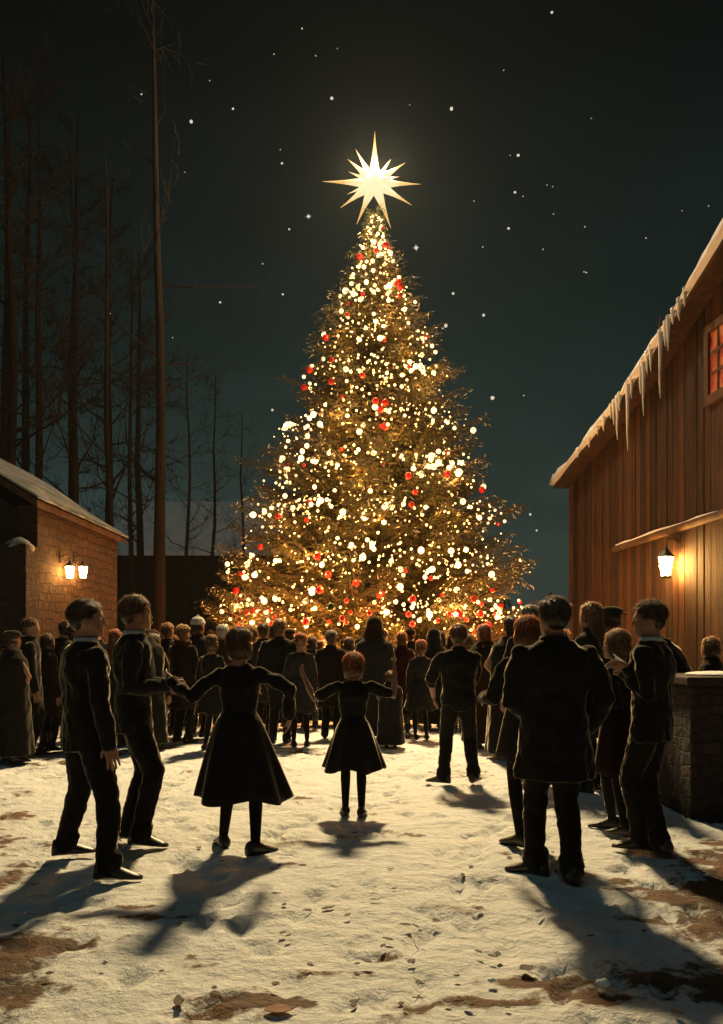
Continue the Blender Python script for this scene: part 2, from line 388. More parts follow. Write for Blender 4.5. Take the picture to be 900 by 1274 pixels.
def person(px, py, top, label, cat, face=0, outfit='suit', top_c='charcoal', leg_c='black', hair='short', hair_c='hair_dark', fem=False, wide=1.0,
           feet=None, hands=None, head=(0, 0), lean=(0, 0), foot_yaw=None, detail=1, group=None, loc=None, H=None, skirt=None, hat_c=None, scarf=None, shirt=False, poles=None, curl=.5, hem=None, rnd=None):
    """px,py,top = column and rows of feet and crown in the frame; face: 0 looks away from the lens towards the tree, + turns left"""
    P = Vector(loc) if loc else gnd(px, py)
    P = Vector((P.x, P.y, 0))
    if H is None: H = CH+(HZ-top)/F*P.y
    fa = R(face); Rz = Matrix.Rotation(fa, 3, 'Z'); Ri = Rz.transposed()
    vox = {0: .026, 1: .0105}[detail]; n = {0: 8, 1: 12}[detail]
    hw = (.098 if fem else .112)*wide; s = H
    L2 = Vector((lean[0], lean[1], 0))                       # lean of the upper body (local), at shoulder height
    def lz(z): return L2*max(0, (z-.5)/.33)*s
    # feet / hands given as world offsets from the base, converted to the local frame
    FT = [Ri @ Vector((*f, 0)) if feet else Vector((x, 0, 0))*s for f, x in zip(feet or (0, 0), (-.058, .058))]
    FY = [R(a) for a in (foot_yaw or (6, -6))]
    hip = [Vector((-.05*s, 0, .515*s)), Vector((.05*s, 0, .515*s))]
    ank = [Vector((f.x, f.y, .05*s)) for f in FT]
    mid = (FT[0]+FT[1])*.5
    for h in hip: h.x += mid.x; h.y += mid.y
    off = Vector((mid.x, mid.y, 0))
    for k in (0, 1):
        reach = (ank[k]-hip[k]).length
    drop = max(0, max((ank[k]-hip[k]).length for k in (0, 1))-.478*s)
    for h in hip: h.z -= drop*1.05
    dz = -drop*1.05
    def O(z, x=0, y=0): return off+Vector((x, y, z*s+dz))+lz(z)
    knee = []
    for k in (0, 1):
        kk, aa = two_bone(hip[k], ank[k], .242*s, .242*s, (0, 1, 0)); knee.append(kk); ank[k] = aa
    sh = [O(.805, -hw*s), O(.805, hw*s)]
    if hands: HT = [off+(Ri @ Vector((h[0], h[1], 0)))+Vector((0, 0, h[2])) for h in hands]
    elif outfit == 'cloak': HT = [O(.56, -.05*s, .06*s), O(.56, .05*s, .06*s)]; poles = poles or ((-.2, .3, -1), (.2, .3, -1))
    else: HT = [O(.47, -hw*s*1.35, .03*s), O(.47, hw*s*1.35, .03*s)]
    elb, wri = [], []
    pls = poles or ((-.4, -1, -.3), (.4, -1, -.3))
    for k in (0, 1):
        e, w = two_bone(sh[k], HT[k], .175*s, .16*s, pls[k]); elb.append(e); wri.append(w)
    hd = R(head[0]); HR = Matrix.Rotation(hd, 3, 'Z') @ Matrix.Rotation(R(head[1]), 3, 'X')
    hh = .134*s if H > 1.5 else .148*s
    HB = O(1.0)-Vector((0, 0, hh))+lz(1.0)*.2+Vector((0, .012*s, 0))
    def hp(x, y, t): return HB+HR @ Vector((x*hh, y*hh, t*hh))
    def torso(g, lv, inf=0.0, zmin=None):
        rings = []
        for z, rx, ry in lv:
            c = O(z); m_ = 18
            rings.append([c+Vector((abs(math.cos(a))**.85*math.copysign(1, math.cos(a))*(rx*s*wide+inf), math.sin(a)*(ry*s*(.6+.4*wide)+inf), 0)) for a in (2*math.pi*i/m_ for i in range(m_))])
        g.loft(rings)
    man = [(.465,.07,.055), (.50,.092,.066), (.54,.096,.068), (.60,.084,.058), (.68,.094,.064), (.75,.106,.070), (.795,.106,.062), (.825,.075,.048), (.845,.04,.038)]
    wom = [(.465,.07,.055), (.50,.095,.070), (.54,.096,.070), (.61,.068,.052), (.68,.080,.060), (.735,.090,.075), (.785,.088,.060), (.82,.065,.046), (.84,.034,.034)]
    lv = wom if fem else man
    # ---- body: one continuous skin
    g = G(); torso(g, lv, -.012)
    hr = [(0,.15,.12,.27), (.05,.22,.19,.24), (.14,.29,.31,.13), (.28,.335,.39,.06), (.45,.36,.43,.0), (.60,.37,.45,-.02), (.75,.355,.44,-.03), (.87,.29,.36,-.03), (.95,.18,.23,-.03), (.985,.08,.1,-.03)]
    g.loft([[hp(rx*math.cos(a), cy+ry*math.sin(a), t) for a in (2*math.pi*i/16 for i in range(16))] for t, rx, ry, cy in hr])
    g.tube([O(.815), O(.85), hp(0, -.03, .25)], [.042*s, .036*s, .036*s], n)
    g.tube([hp(0,.40,.56), hp(0,.455,.42), hp(0,.485,.36)], [.05*hh, .055*hh, .06*hh], 8); g.tube([hp(-.05,.43,.34), hp(.05,.43,.34)], [.05*hh, .05*hh], 6)
    g.tube([hp(-.1,.385,.19), hp(0,.43,.195), hp(.1,.385,.19)], [.03*hh, .045*hh, .03*hh], 6)
    g.tube([hp(-.2,.35,.575), hp(0,.44,.57), hp(.2,.35,.575)], [.06*hh, .055*hh, .06*hh], 6)
    g.tube([hp(0,.32,.04), hp(0,.39,.07)], [.09*hh, .075*hh], 6)
    for sx in (-1, 1): g.ell(hp(sx*.375, -.03, .44), (.035*hh, .085*hh, .135*hh), 8, 6, HR)
    for k in (0, 1):
        g.tube([sh[k]+Vector((0,0,-.01)), (sh[k]+elb[k])*.5, elb[k], (elb[k]*.6+wri[k]*.4), wri[k]], [.017*s, .023*s, .021*s, .022*s, .015*s], n)
        g.tube([hip[k], hip[k].lerp(knee[k], .35), knee[k], knee[k].lerp(ank[k], .3), ank[k]], [.045*s, .042*s, .0255*s, .0265*s, .017*s], n)
        a = FY[k]; fd = Vector((math.sin(-a), math.cos(a), 0)); 
        g.tube([ank[k], Vector((ank[k].x, ank[k].y, .02*s)), Vector((ank[k].x, ank[k].y, .014*s))+fd*.05*s, Vector((ank[k].x, ank[k].y, .010*s))+fd*.085*s], [.018*s, .013*s, .009*s, .007*s], 8)
    ex = G()
    for k in (0, 1):
        d = (wri[k]-elb[k]).normalized()
        inw = Vector((1 if k == 0 else -1, .35, -.25))
        hand(ex, wri[k]-d*.008*s, d, inw, .105*s, 1 if k == 0 else -1, curl, n=6 if detail else 5)
    root = rm(g, 'person', M['skin'], None, vox, 2, ex)
    root.location = P; root.rotation_euler = (0, 0, fa)
    tag(root, label, cat, group)
    # ---- clothes
    inf = .010 if detail else .012
    def sleeve(g, k, r0=.040, r1=.036, r2=.03, upto=1.0, puff=0):
        r0 *= .86; s0 = sh[k].lerp(O(.79), .13)-Vector((0,0,.006*s))
        w2 = elb[k].lerp(wri[k], min(1, upto)*.97)
        if puff:
            e2 = sh[k].lerp(elb[k], .75); g.tube([sh[k], sh[k].lerp(e2, .5), e2], [(r0+puff*.4)*s, (r0+puff)*s, (r0+puff*.5)*s], n); return
        g.tube([s0, sh[k].lerp(elb[k], .5), elb[k], elb[k].lerp(w2, .5), w2], [r0*s, (r0+r1)*.5*s, r1*s, (r1+r2)*.5*s, r2*s], n)
    def legs(mat, name='trousers'):
        g = G(); torso(g, [(.452,.058,.05), (.49,.094,.066), (.54,.098,.068), (.59,.086,.06)], inf)
        for k in (0, 1):
            am = ank[k]-Vector((0,0,.012*s)); kn = knee[k]; am.z = .03*s
            j = lambda q: Vector((random.uniform(-q, q), random.uniform(-q, q), 0))*s*.4
            g.tube([hip[k], hip[k].lerp(kn, .4)+j(.01), kn+j(.012), kn.lerp(am, .35)+j(.012), kn.lerp(am, .75)+j(.014), am], [.060*s, .056*s, .046*s, .043*s, .038*s, .041*s], n)
            if detail:
                for q in (.86, .93): g.tube([kn.lerp(am, q)+Vector((-.02,.01,0))*s, kn.lerp(am, q)+Vector((.02,.012,.004))*s], [.034*s, .034*s], 8)
        return rm(g, name, M[mat], root, vox*.95, 2, cloth='fine')
    def shoes(mat='leather', boot=False):
        for k in (0, 1):
            g = G(); a = FY[k]; fd = Vector((math.sin(-a), math.cos(a), 0)); sd = Vector((math.cos(a), math.sin(a), 0)); b = Vector((ank[k].x, ank[k].y, 0))
            rr = []
            for y, w_, h_ in ((-.048,.014,.03), (-.042,.025,.062), (-.02,.028,.07), (.01,.028,.066), (.04,.028,.046), (.075,.031,.032), (.105,.026,.021), (.122,.014,.014)):
                ring = []
                for i in range(10):
                    t = 2*math.pi*i/10; zz = max(-.0, math.sin(t)*.5+.5)
                    ring.append(b+fd*y*s+sd*math.cos(t)*w_*s*(1 if math.sin(t) < .3 else .8)+Vector((0, 0, zz*h_*s-.012)))
                rr.append(ring)
            g.loft(rr)
            if boot: g.tube([b+Vector((0,0,.03*s)), b+Vector((0,0,.16*s))], [.025*s, .034*s], 10)
            g.build('shoe', M[mat], root, True)
    def skirt_g(z0, z1, r0, r1, folds=9, amp=.09, sway=(0,0), ph=0, asp=.85):
        rings = []; m_ = 72 if detail else 28; K = 9
        def ringat(t, shrink=1.0, up=0):
            z = z0+(z1-z0)*t; c = off+Vector((sway[0]*t*t*s, sway[1]*t*t*s, z*s+dz+up))+lz(z)*(1-t)
            r = (r0+(r1-r0)*(t**.8))*s*shrink
            return [c+Vector((math.cos(a)*r*(1+amp*t*math.sin(folds*a+ph)+.03*t*math.sin(3*a+1+ph)), math.sin(a)*r*asp*(1+amp*t*math.sin(folds*a+ph)), .015*s*t*math.sin(folds*.5*a+2*ph))) for a in (2*math.pi*i/m_ for i in range(m_))]
        for k in range(K+1): rings.append(ringat(k/K))
        rings.append(ringat(1, .96, .004)); rings.append(ringat(.7, .75)); rings.append(ringat(.3, .5))
        g = G(); g.loft(rings); return g
    if outfit in ('suit', 'shirt'):
        legs(leg_c); shoes()
        g = G(); hz = .445 if outfit == 'suit' else .492
        jk = [(hz,.100,.072), (hz+.05,.104,.074), (.56,.098,.070), (.60,.092,.066), (.68,.102,.072), (.75,.114,.078), (.80,.112,.068), (.828,.08,.052), (.848,.046,.044)] if not fem else [(hz,.1,.075), (.55,.09,.07), (.61,.076,.058), (.68,.088,.066), (.74,.098,.08), (.79,.094,.066), (.822,.07,.05), (.842,.04,.04)]
        torso(g, jk, inf*.6)
        for k in (0, 1): sleeve(g, k, *( (.046,.037,.031) if outfit == 'suit' else (.047,.040,.033)), upto=1.0 if outfit == 'suit' else .25)
        c = O(.845); 
        o = rm(g, 'jacket' if outfit == 'suit' else 'shirt', M[top_c], root, vox*.95, 7 if detail else 2, cloth='coarse')
        g = G(); m_ = 16
        g.loft([[O(z, math.cos(a)*r*s, math.sin(a)*r*s*.95+.004*s) for a in (2*math.pi*i/m_ for i in range(m_))] for z, r in ((.832,.052), (.852,.047), (.864,.046), (.852,.042), (.838,.04))])
        cl = g.build('collar', M['white' if shirt else top_c], o, True)
        if detail and shirt:          # shirt front between the lapels
            g = G(); g.add([O(.84,-.02*s,.047*s), O(.84,.02*s,.047*s), O(.79,.035*s,.075*s), O(.70,.02*s,.09*s), O(.62,0,.084*s), O(.70,-.02*s,.09*s), O(.79,-.035*s,.075*s),
                           O(.84,-.02*s,.03*s), O(.84,.02*s,.03*s), O(.79,.035*s,.05*s), O(.70,.02*s,.06*s), O(.62,0,.06*s), O(.70,-.02*s,.06*s), O(.79,-.035*s,.05*s)],
                          [(0,1,2,3,4,5,6), (13,12,11,10,9,8,7)]+[(i, (i+1) % 7, 7+(i+1) % 7, 7+i) for i in range(7)])
            g.build('shirt_front', M['white'], o)
    elif outfit == 'coat':
        z1 = hem or .29
        legs(leg_c); shoes(boot=fem)
        g = G()
        torso(g, [(.50,.090,.066), (.56,.09,.066), (.61,.092 if not fem else .084,.068), (.68,.104,.076), (.75,.114,.082), (.80,.11,.07), (.828,.08,.054), (.85,.048,.046)], inf)
        for k in (0, 1): sleeve(g, k, .05, .042, .036)
        rings = []
        for q in range(6):
            z = .66+(z1-.66)*q/5; c = off+Vector((0,0,z*s+dz)); r = (.100+.034*q/5)*s*(.5+.5*wide)
            rings.append([c+Vector((math.cos(a)*r*(1+.04*q/5*math.sin(6*a+px)), math.sin(a)*r*.82*(1+.04*q/5*math.sin(6*a+px)), 0)) for a in (2*math.pi*i/20 for i in range(20))])
        g.loft(rings)
        o = rm(g, 'coat', M[top_c], root, vox, 7 if detail else 2, cloth='coarse')
        g = G(); m_ = 16
        g.loft([[O(z, math.cos(a)*r*s, math.sin(a)*r*s) for a in (2*math.pi*i/m_ for i in range(m_))] for z, r in ((.835,.058), (.86,.053), (.868,.05), (.855,.044), (.838,.042))])
        g.build('collar', M[top_c], o, True)
    elif outfit == 'dress':
        shoes()
        g = G(); torso(g, [(.52,.098,.074), (.56,.094,.07), (.61,.072,.055), (.68,.084,.063), (.735,.095,.078), (.785,.093,.064), (.82,.07,.05), (.838,.042,.04)], inf*.5)
        pf = (skirt or {}).get('puff', 0)
        for k in (0, 1): sleeve(g, k, .04, .034, .028, puff=pf)
        o = rm(g, 'bodice', M[top_c], root, vox*.95, 5 if detail else 2, cloth='coarse')
        sk = dict(z0=.615, z1=.33, r0=.078, r1=.2); sk.update({a: b for a, b in (skirt or {}).items() if a != 'puff'})
        skirt_g(**sk).build('skirt', M[top_c], root, True)
        # stockings
        g = G()
        for k in (0, 1): g.tube([hip[k].lerp(knee[k], .5), knee[k], knee[k].lerp(ank[k], .3), ank[k]-Vector((0,0,.01*s))], [.048*s, .0315*s, .0325*s, .0215*s], n)
        rm(g, 'stockings', M['black'], root, vox, 1)
    elif outfit == 'cloak':
        shoes()
        g = G(); rings = []
        for z, rx, ry in ((.05,.19,.165), (.2,.18,.155), (.4,.165,.135), (.6,.155,.12), (.72,.162,.12), (.79,.148,.10), (.825,.095,.075), (.87,.072,.075)):
            rings.append([O(z)+Vector((math.cos(a)*rx*s*(1+.05*math.sin(7*a+px)*(1-z)), math.sin(a)*ry*s*(1+.05*math.sin(7*a+px)*(1-z)), 0)) for a in (2*math.pi*i/28 for i in range(28))])
        g.loft(rings)
        rm(g, 'cloak', M[top_c], root, vox, 2, cloth='coarse')
    # ---- hair / headwear
    g = G(); st = G(); sb = G(); hv = .011 if detail else .02
    rr = random.Random(int(px*7+py))
    if hair in ('short', 'messy', 'cap', 'knit', 'bald'):
        g.ell(hp(0,-.05,.68), (.405*hh, .462*hh, .37*hh), 14, 10, HR); g.ell(hp(0,-.2,.45), (.345*hh, .285*hh, .31*hh), 12, 8, HR)
        zone = (.62, 1.0)
    elif hair == 'bob':
        g.ell(hp(0,-.06,.66), (.43*hh, .46*hh, .40*hh), 14, 10, HR); g.ell(hp(0,-.2,.34), (.42*hh, .32*hh, .42*hh), 12, 8, HR)
        for sx in (-1, 1): g.ell(hp(sx*.30,.0,.33), (.15*hh, .3*hh, .40*hh), 10, 8, HR)
    elif hair in ('long', 'hood'):
        e = 1.0 if hair == 'long' else 1.16
        g.ell(hp(0,-.08,.66), (.43*hh*e, .46*hh*e, .40*hh*e), 14, 10, HR); g.ell(hp(0,-.22,.3), (.43*hh*e, .3*hh*e, .55*hh), 12, 8, HR)
        g.tube([hp(0,-.25,.3), O(.82)+Vector((0,-.05*s,0)), O(.74)+Vector((0,-.075*s,0))], [.4*hh*e, .45*hh*e, .3*hh], 12, .5, up=(0,1,0))
        if hair == 'hood':
            for sx in (-1, 1): g.tube([hp(sx*.36,.05,.7), hp(sx*.42,.0,.3), hp(sx*.5,-.05,-.1)], [.13*hh, .16*hh, .2*hh], 8)
    elif hair == 'updo':
        g.ell(hp(0,-.06,.67), (.41*hh, .46*hh, .38*hh), 14, 10, HR); g.ell(hp(0,-.22,.42), (.36*hh, .28*hh, .32*hh), 12, 8, HR); g.ell(hp(0,-.44,.62), (.2*hh, .17*hh, .2*hh), 10, 8, HR)
    if hair in ('short', 'messy', 'bob', 'long', 'updo', 'cap', 'knit'):
        ns = (4600 if detail else 500); wv = (.0016 if detail else .006)
        for k in range(ns):
            th = rr.uniform(0, 2*math.pi); ph = math.acos(rr.uniform(-.75 if hair in ('bob', 'long') else -.55, 1))
            nx_, ny_, nz_ = math.sin(ph)*math.cos(th), math.sin(ph)*math.sin(th), math.cos(ph)
            if ny_ > .45 and nz_ < .45: continue
            if hair in ('cap', 'knit') and nz_ > 0: continue
            kx, ky, kz = (.405,.462,.37) if hair not in ('bob', 'long') else (.43,.46,.40)
            zc = .68 if nz_ > 0 or hair in ('short', 'messy', 'updo') else .5
            a = hp(nx_*kx*.97, -.05+ny_*ky*.97, zc+nz_*kz*.97)
            nn = HR @ Vector((nx_, ny_, nz_)); down = HR @ Vector((nx_*.3+rr.gauss(0,.35), ny_*.3-.35+rr.gauss(0,.35), -.55+rr.gauss(0,.3)))
            if hair == 'messy': down = HR @ Vector((rr.gauss(0,.6), rr.gauss(0,.6), rr.gauss(.2,.5)))
            down = (down-nn*down.dot(nn)).normalized()
            ln = hh*rr.uniform(.10,.28); lift = rr.uniform(.03,.45 if hair != 'messy' else .6)
            b_ = a+(down+nn*lift)*ln*.5; c_ = b_+(down*.9+nn*(lift-.3))*ln*.5; sdv = down.cross(nn)*wv
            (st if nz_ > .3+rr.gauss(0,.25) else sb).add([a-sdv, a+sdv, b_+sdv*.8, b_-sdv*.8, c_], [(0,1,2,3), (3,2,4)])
    if hair != 'bald':
        if hair == 'hood': rm(g, 'hood', M[hat_c or top_c], root, hv, 2)
        else:
            st.mat = M[hair_c+'_painted_rim']; st.nfr = len(st.f); st.add(sb.v, sb.f); rm(g, 'hair', M[hair_c], root, hv, 1, st)
    if hair == 'knit':
        g = G(); g.ell(hp(0,-.05,.74), (.435*hh, .49*hh, .37*hh), 16, 10, HR)
        g.loft([[hp(math.cos(a)*.44*q, -.05+math.sin(a)*.49*q, t) for a in (2*math.pi*i/18 for i in range(18))] for t, q in ((.62,.98), (.6,1.05), (.74,1.06), (.76,.98))])
        g.ell(hp(0,-.05,1.13), (.1*hh, .1*hh, .09*hh), 8, 6); g.build('knit_hat', M[hat_c or 'white'], root, True)
    if hair == 'cap':
        g = G(); g.ell(hp(0,-.03,.86), (.47*hh, .53*hh, .25*hh), 16, 8, HR); g.ell(hp(0,.50,.76), (.30*hh, .24*hh, .045*hh), 14, 6, HR); g.build('flat_cap', M[hat_c or 'charcoal'], root, True)
    if scarf:
        g = G(); g.tube([O(.85)+Vector((math.cos(a)*.06*s, math.sin(a)*.055*s, .008*s*math.sin(2*a))) for a in (2*math.pi*i/14 for i in range(15))], [.022*s]*15, 8)
        g.tube([O(.845, .03*s, .055*s), O(.78, .04*s, .095*s), O(.68, .045*s, .10*s)], [.02*s, .026*s, .024*s], 8, .4); g.build('scarf', M[scarf], root, True)
    if detail:
        for sx in (-1, 1):
            g = G(); g.ell(hp(sx*.155,.365,.5), (.055*hh,)*3, 10, 8); g.build('eye', M['eye'], root, True)
    return root

# ------------------------------------------------------------------ the people nearest the lens
def fg(fl, fr, top, **kw):
    """fl, fr: frame points of the left and the right foot"""
    A, B = gnd(*fl), gnd(*fr); P = (A+B)*.5
    hd = kw.pop('hands_px', None)
    if hd: kw['hands'] = [None if h is None else tuple(at(h[0], h[1], P.y+h[2])-Vector((P.x, P.y, 0))) for h in hd]
    return person(fl[0], fl[1], top, loc=P, feet=[(A-P).to_2d(), (B-P).to_2d()], **kw)
fg((80,1062), (134,1092), 741, label='man in black suit at the left striding towards the tree, nearest the cabin', cat='man', face=-52, wide=1.08,
   top_c='black', leg_c='black', hair='short', hair_c='hair_dark', foot_yaw=(-15,-38), head=(-22,4), group='dancers and singers in the yard', shirt=True)
fg((158,1042), (174,1050), 743, label='man with white shirt front in open dark jacket holding hands with the wide-skirted woman', cat='man', face=-74, wide=1.02,
   top_c='charcoal', leg_c='black', hair='short', hair_c='hair_brown', foot_yaw=(-22,-30), head=(16,2), hands_px=((203,850,.25), (208,853,-.05)), group='dancers and singers in the yard', shirt=True, poles=((.1,-.3,-1), (.1,-.3,-1)))
fg((278,1052), (318,1062), 783, label='woman in long flared dark dress with short hair, one arm held out low', cat='woman', face=-8, outfit='dress', fem=True,
   top_c='black', hair='bob', hair_c='hair_brown', foot_yaw=(30,-40), head=(-6,2), hands_px=((214,848,.05), (360,892,.0)), group='dancers and singers in the yard', poles=((0,-.6,-.6), (.6,-.4,0)),
   skirt=dict(z0=.63, z1=.235, r0=.078, r1=.213, folds=8, amp=.08, sway=(.015,0)))
fg((430,1012), (450,1014), 814, label='little girl in flared party dress with both arms raised, alone in the middle', cat='girl', face=0, outfit='dress', fem=True,
   top_c='black', hair='bob', hair_c='hair_auburn', foot_yaw=(6,-6), head=(0,3), hands_px=((379,843,.12), (491,836,.12)), group='dancers and singers in the yard', poles=((-.3,-.25,-1), (.3,-.25,-1)),
   skirt=dict(z0=.60, z1=.282, r0=.078, r1=.192, folds=9, amp=.08, puff=.004))
fg((552,973), (590,972), 778, label='man in dark shirt standing with legs apart and elbows bent, facing the tree', cat='man', face=-3, outfit='shirt',
   top_c='black', leg_c='black', hair='short', hair_c='hair_brown', foot_yaw=(62,-22), head=(0,3), hands_px=((540,868,.28), (578,868,.28)), group='dancers and singers in the yard', poles=((-.8,-.3,-.7), (.8,-.3,-.7)), wide=1.1)
fg((648,1052), (666,1050), 769, label='woman with round auburn bob reaching one hand out, half hidden behind the broadest man', cat='woman', face=8, outfit='dress', fem=True,
   top_c='charcoal', hair='bob', hair_c='hair_auburn', foot_yaw=(28,0), head=(4,2), hands_px=((602,868,.18), (690,900,.2)), group='dancers and singers in the yard', poles=((-.3,-.5,-.7), (.4,-1,-.3)), wide=1.1,
   skirt=dict(z0=.63, z1=.375, r0=.088, r1=.142, folds=5, amp=.03))
fg((668,1086), (713,1096), 745, label='broadest man of all in long black coat, back turned, nearest on the right', cat='man', face=4, outfit='coat', hem=.355, wide=1.2,
   top_c='black', leg_c='black', hair='short', hair_c='hair_dark', foot_yaw=(52,-8), head=(6,2), hands_px=((662,892,.20), (730,905,.14)), group='dancers and singers in the yard', poles=((-.6,-.6,-.7), (.35,-.7,-.9)))
fg((762,1030), (779,1040), 784, label='woman in knee-length dark dress with blond curls turned left, beside the black-haired man', cat='woman', face=48, outfit='dress', fem=True,
   top_c='plum', hair='bob', hair_c='hair_blond', foot_yaw=(10,-10), head=(14,0), hands_px=((742,862,.0), (775,862,-.1)), group='dancers and singers in the yard',
   skirt=dict(z0=.63, z1=.295, r0=.082, r1=.135, folds=6, amp=.04))
fg((800,1056), (824,1060), 750, label='black-haired man in suit seen in profile, holding a white sheet beside the low wall', cat='man', face=52, wide=1.04,
   top_c='black', leg_c='black', hair='messy', hair_c='hair_dark', foot_yaw=(12,-30), head=(22,0), hands_px=((778,836,.05), (781,832,-.08)), group='dancers and singers in the yard', shirt=True, poles=((-.3,-.7,-.8), (.3,-.7,-.8)))
# the white sheet in his hands
def sheet(name, c, w, h, rot, label, cat):
    g = G(); nx_, ny_ = 6, 4; vs, fs = [], []
    for side in (0, 1):
        for j in range(ny_+1):
            for i in range(nx_+1):
                x = (i/nx_-.5); vs.append((x*w, .03*math.sin(x*3.1)+.012*abs(x)+side*.002, (j/ny_-.5)*h))
    q = (nx_+1)*(ny_+1)
    for j in range(ny_):
        for i in range(nx_):
            a = j*(nx_+1)+i; fs.append((a, a+1, a+nx_+2, a+nx_+1)); fs.append((q+a+nx_+1, q+a+nx_+2, q+a+1, q+a))
    g.add(vs, fs); o = g.build(name, M['paper'], None, True); o.location = c; o.rotation_euler = rot; return tag(o, label, cat)
sheet('song_sheet', at(774,823,6.42), .17, .12, (R(-55), 0, R(55)), 'white song sheet held up in front of the profiled man', 'song sheet')

# ------------------------------------------------------------------ the crowd before the tree
def cr(px, top, Y, label, cat='woman', **kw):
    P = Vector(((px-CX)/F*Y, Y, 0)); kw.setdefault('fem', cat in ('woman', 'girl'))
    grp = kw.pop('group', 'crowd gathered round the tree')
    return person(px, HZ+F*CH/Y, top, label, cat, loc=P, detail=0, group=grp, **kw)
cr(36, 770, 12, 'man with lit profile standing in the dark under the cabin gable', 'man', outfit='coat', face=-65, top_c='black', hair_c='hair_brown', head=(-15,0))
cr(58, 790, 12.4, 'woman in brown coat between the lit-faced man and the striding man', outfit='coat', face=-40, top_c='brown', hair='bob', hair_c='hair_dark')
cr(14, 786, 11.2, 'man in black cloak at the far left frame edge', 'man', outfit='cloak', face=-40, top_c='black', hair='cap')
cr(191, 790, 12.6, 'woman with grey hair just right of the white-shirted man', outfit='coat', face=-15, top_c='charcoal', hair='bob', hair_c='hair_grey')
cr(208, 776, 14.6, 'tall blond man behind the grey-haired woman on the left', 'man', outfit='coat', face=-20, top_c='black', hair_c='hair_blond')
cr(227, 778, 13.4, 'man with fair short hair and rust scarf left of the white knit hat', 'man', outfit='coat', face=-25, top_c='brown', hair_c='hair_blond', scarf='rust')
cr(246, 769, 14.2, 'man in bright white knit hat at the left of the crowd', 'man', outfit='coat', face=-20, top_c='charcoal', hair='knit', hat_c='white')
cr(263, 791, 12.4, 'woman in knee-length skirt seen between white-shirted man and wide-skirted woman', outfit='dress', face=-20, top_c='black', hair='bob', hair_c='hair_brown', skirt=dict(z1=.32, r1=.15))
cr(277, 778, 14.2, 'woman with white hair beside the wide-skirted woman\'s left shoulder', outfit='coat', face=-10, top_c='rust', hair='updo', hair_c='hair_white')
cr(328, 776, 14.6, 'man in grey coat just right of the wide-skirted woman\'s head', 'man', outfit='coat', face=-8, top_c='grey', hair_c='hair_brown')
cr(348, 771, 13.4, 'tall man in dark suit right of the wide-skirted woman, above her outheld hand', 'man', outfit='suit', face=-5, top_c='black', wide=1.15, hair_c='hair_blond')
cr(374, 788, 12.8, 'woman in dark skirt by the girl\'s raised left hand', outfit='dress', face=5, top_c='charcoal', hair='updo', hair_c='hair_auburn', skirt=dict(z1=.3, r1=.14))
cr(412, 785, 14.0, 'man with wide collar and grey hair left above the girl\'s head', 'man', outfit='coat', face=-4, top_c='brown', hair_c='hair_grey')
cr(434, 794, 14.6, 'person with white scarf directly behind the girl\'s head', 'woman', outfit='coat', face=0, top_c='wine', hair='bob', hair_c='hair_brown', scarf='white')
cr(466, 769, 13.6, 'woman in long hooded cloak right above the girl\'s head', outfit='cloak', face=3, top_c='charcoal', hair='hood', hat_c='brown')
cr(486, 836, 12.6, 'small child in long robe by the girl\'s raised right hand', 'girl', outfit='cloak', face=10, top_c='black', hair='bob', hair_c='hair_brown')
cr(500, 787, 15.0, 'woman in wine-red coat between hooded cloak and the short child', outfit='coat', face=4, top_c='wine', hair='bob', hair_c='hair_auburn')
cr(524, 797, 13.8, 'short child in flared coat left of the elbows-bent man', 'girl', outfit='dress', face=8, top_c='charcoal', hair='bob', hair_c='hair_auburn', skirt=dict(z1=.3, r1=.17))
cr(540, 783, 15.6, 'woman under a dark pointed shawl left of the elbows-bent man\'s head', outfit='cloak', face=6, top_c='black', hair='hood', hat_c='black')
cr(583, 790, 14.6, 'woman in rust coat right of the elbows-bent man\'s head', outfit='coat', face=10, top_c='rust', hair='bob', hair_c='hair_brown')
cr(603, 778, 12.6, 'woman in white knit cap with long auburn hair and long robe', outfit='cloak', face=12, top_c='brown', hair='long', hair_c='hair_auburn')
cr(637, 768, 11.4, 'tall woman with long dark hair left of the auburn bob', outfit='cloak', face=15, top_c='black', hair='long', hair_c='hair_dark')
cr(661, 754, 9.6, 'grey-haired tall man looking over the auburn bob', 'man', outfit='coat', face=15, top_c='charcoal', hair_c='hair_grey')
cr(737, 751, 9.0, 'fair woman with long lit hair behind the broadest man\'s right shoulder', outfit='coat', face=40, top_c='grey', hair='long', hair_c='hair_blond')
cr(759, 757, 9.4, 'man in peaked flat cap turned towards the barn', 'man', outfit='coat', face=-70, top_c='charcoal', hair='cap', hat_c='charcoal')
cr(851, 766, 9.3, 'dark-haired man leaning behind the snow-topped low wall', 'man', outfit='coat', face=40, top_c='black', hair='messy', hair_c='hair_dark', lean=(-.06,.1))
cr(886, 794, 9.6, 'blond child behind the low wall at the right frame edge', 'girl', outfit='coat', face=50, top_c='brown', hair='bob', hair_c='hair_blond')
rr = random.Random(5)
fill = [(72,12.8),(88,13.6),(104,12.6),(122,13.8),(140,12.8),(152,14.4),(166,13.2),(178,12.4),(199,15.6),(218,16.6),(236,15.9),(255,16.4),(288,15.8),(300,16.5),(314,15.6),(338,16.4),(360,15.8),(386,15.6),(398,16.4),(424,16.2),(448,16.0),(482,16.3),(512,16.4),(556,16.4),(572,15.7),(594,16.4),(616,15.6),(628,16.6),(648,15.8),(672,16.4),(690,15.6),(712,16.2),(728,15.4)]
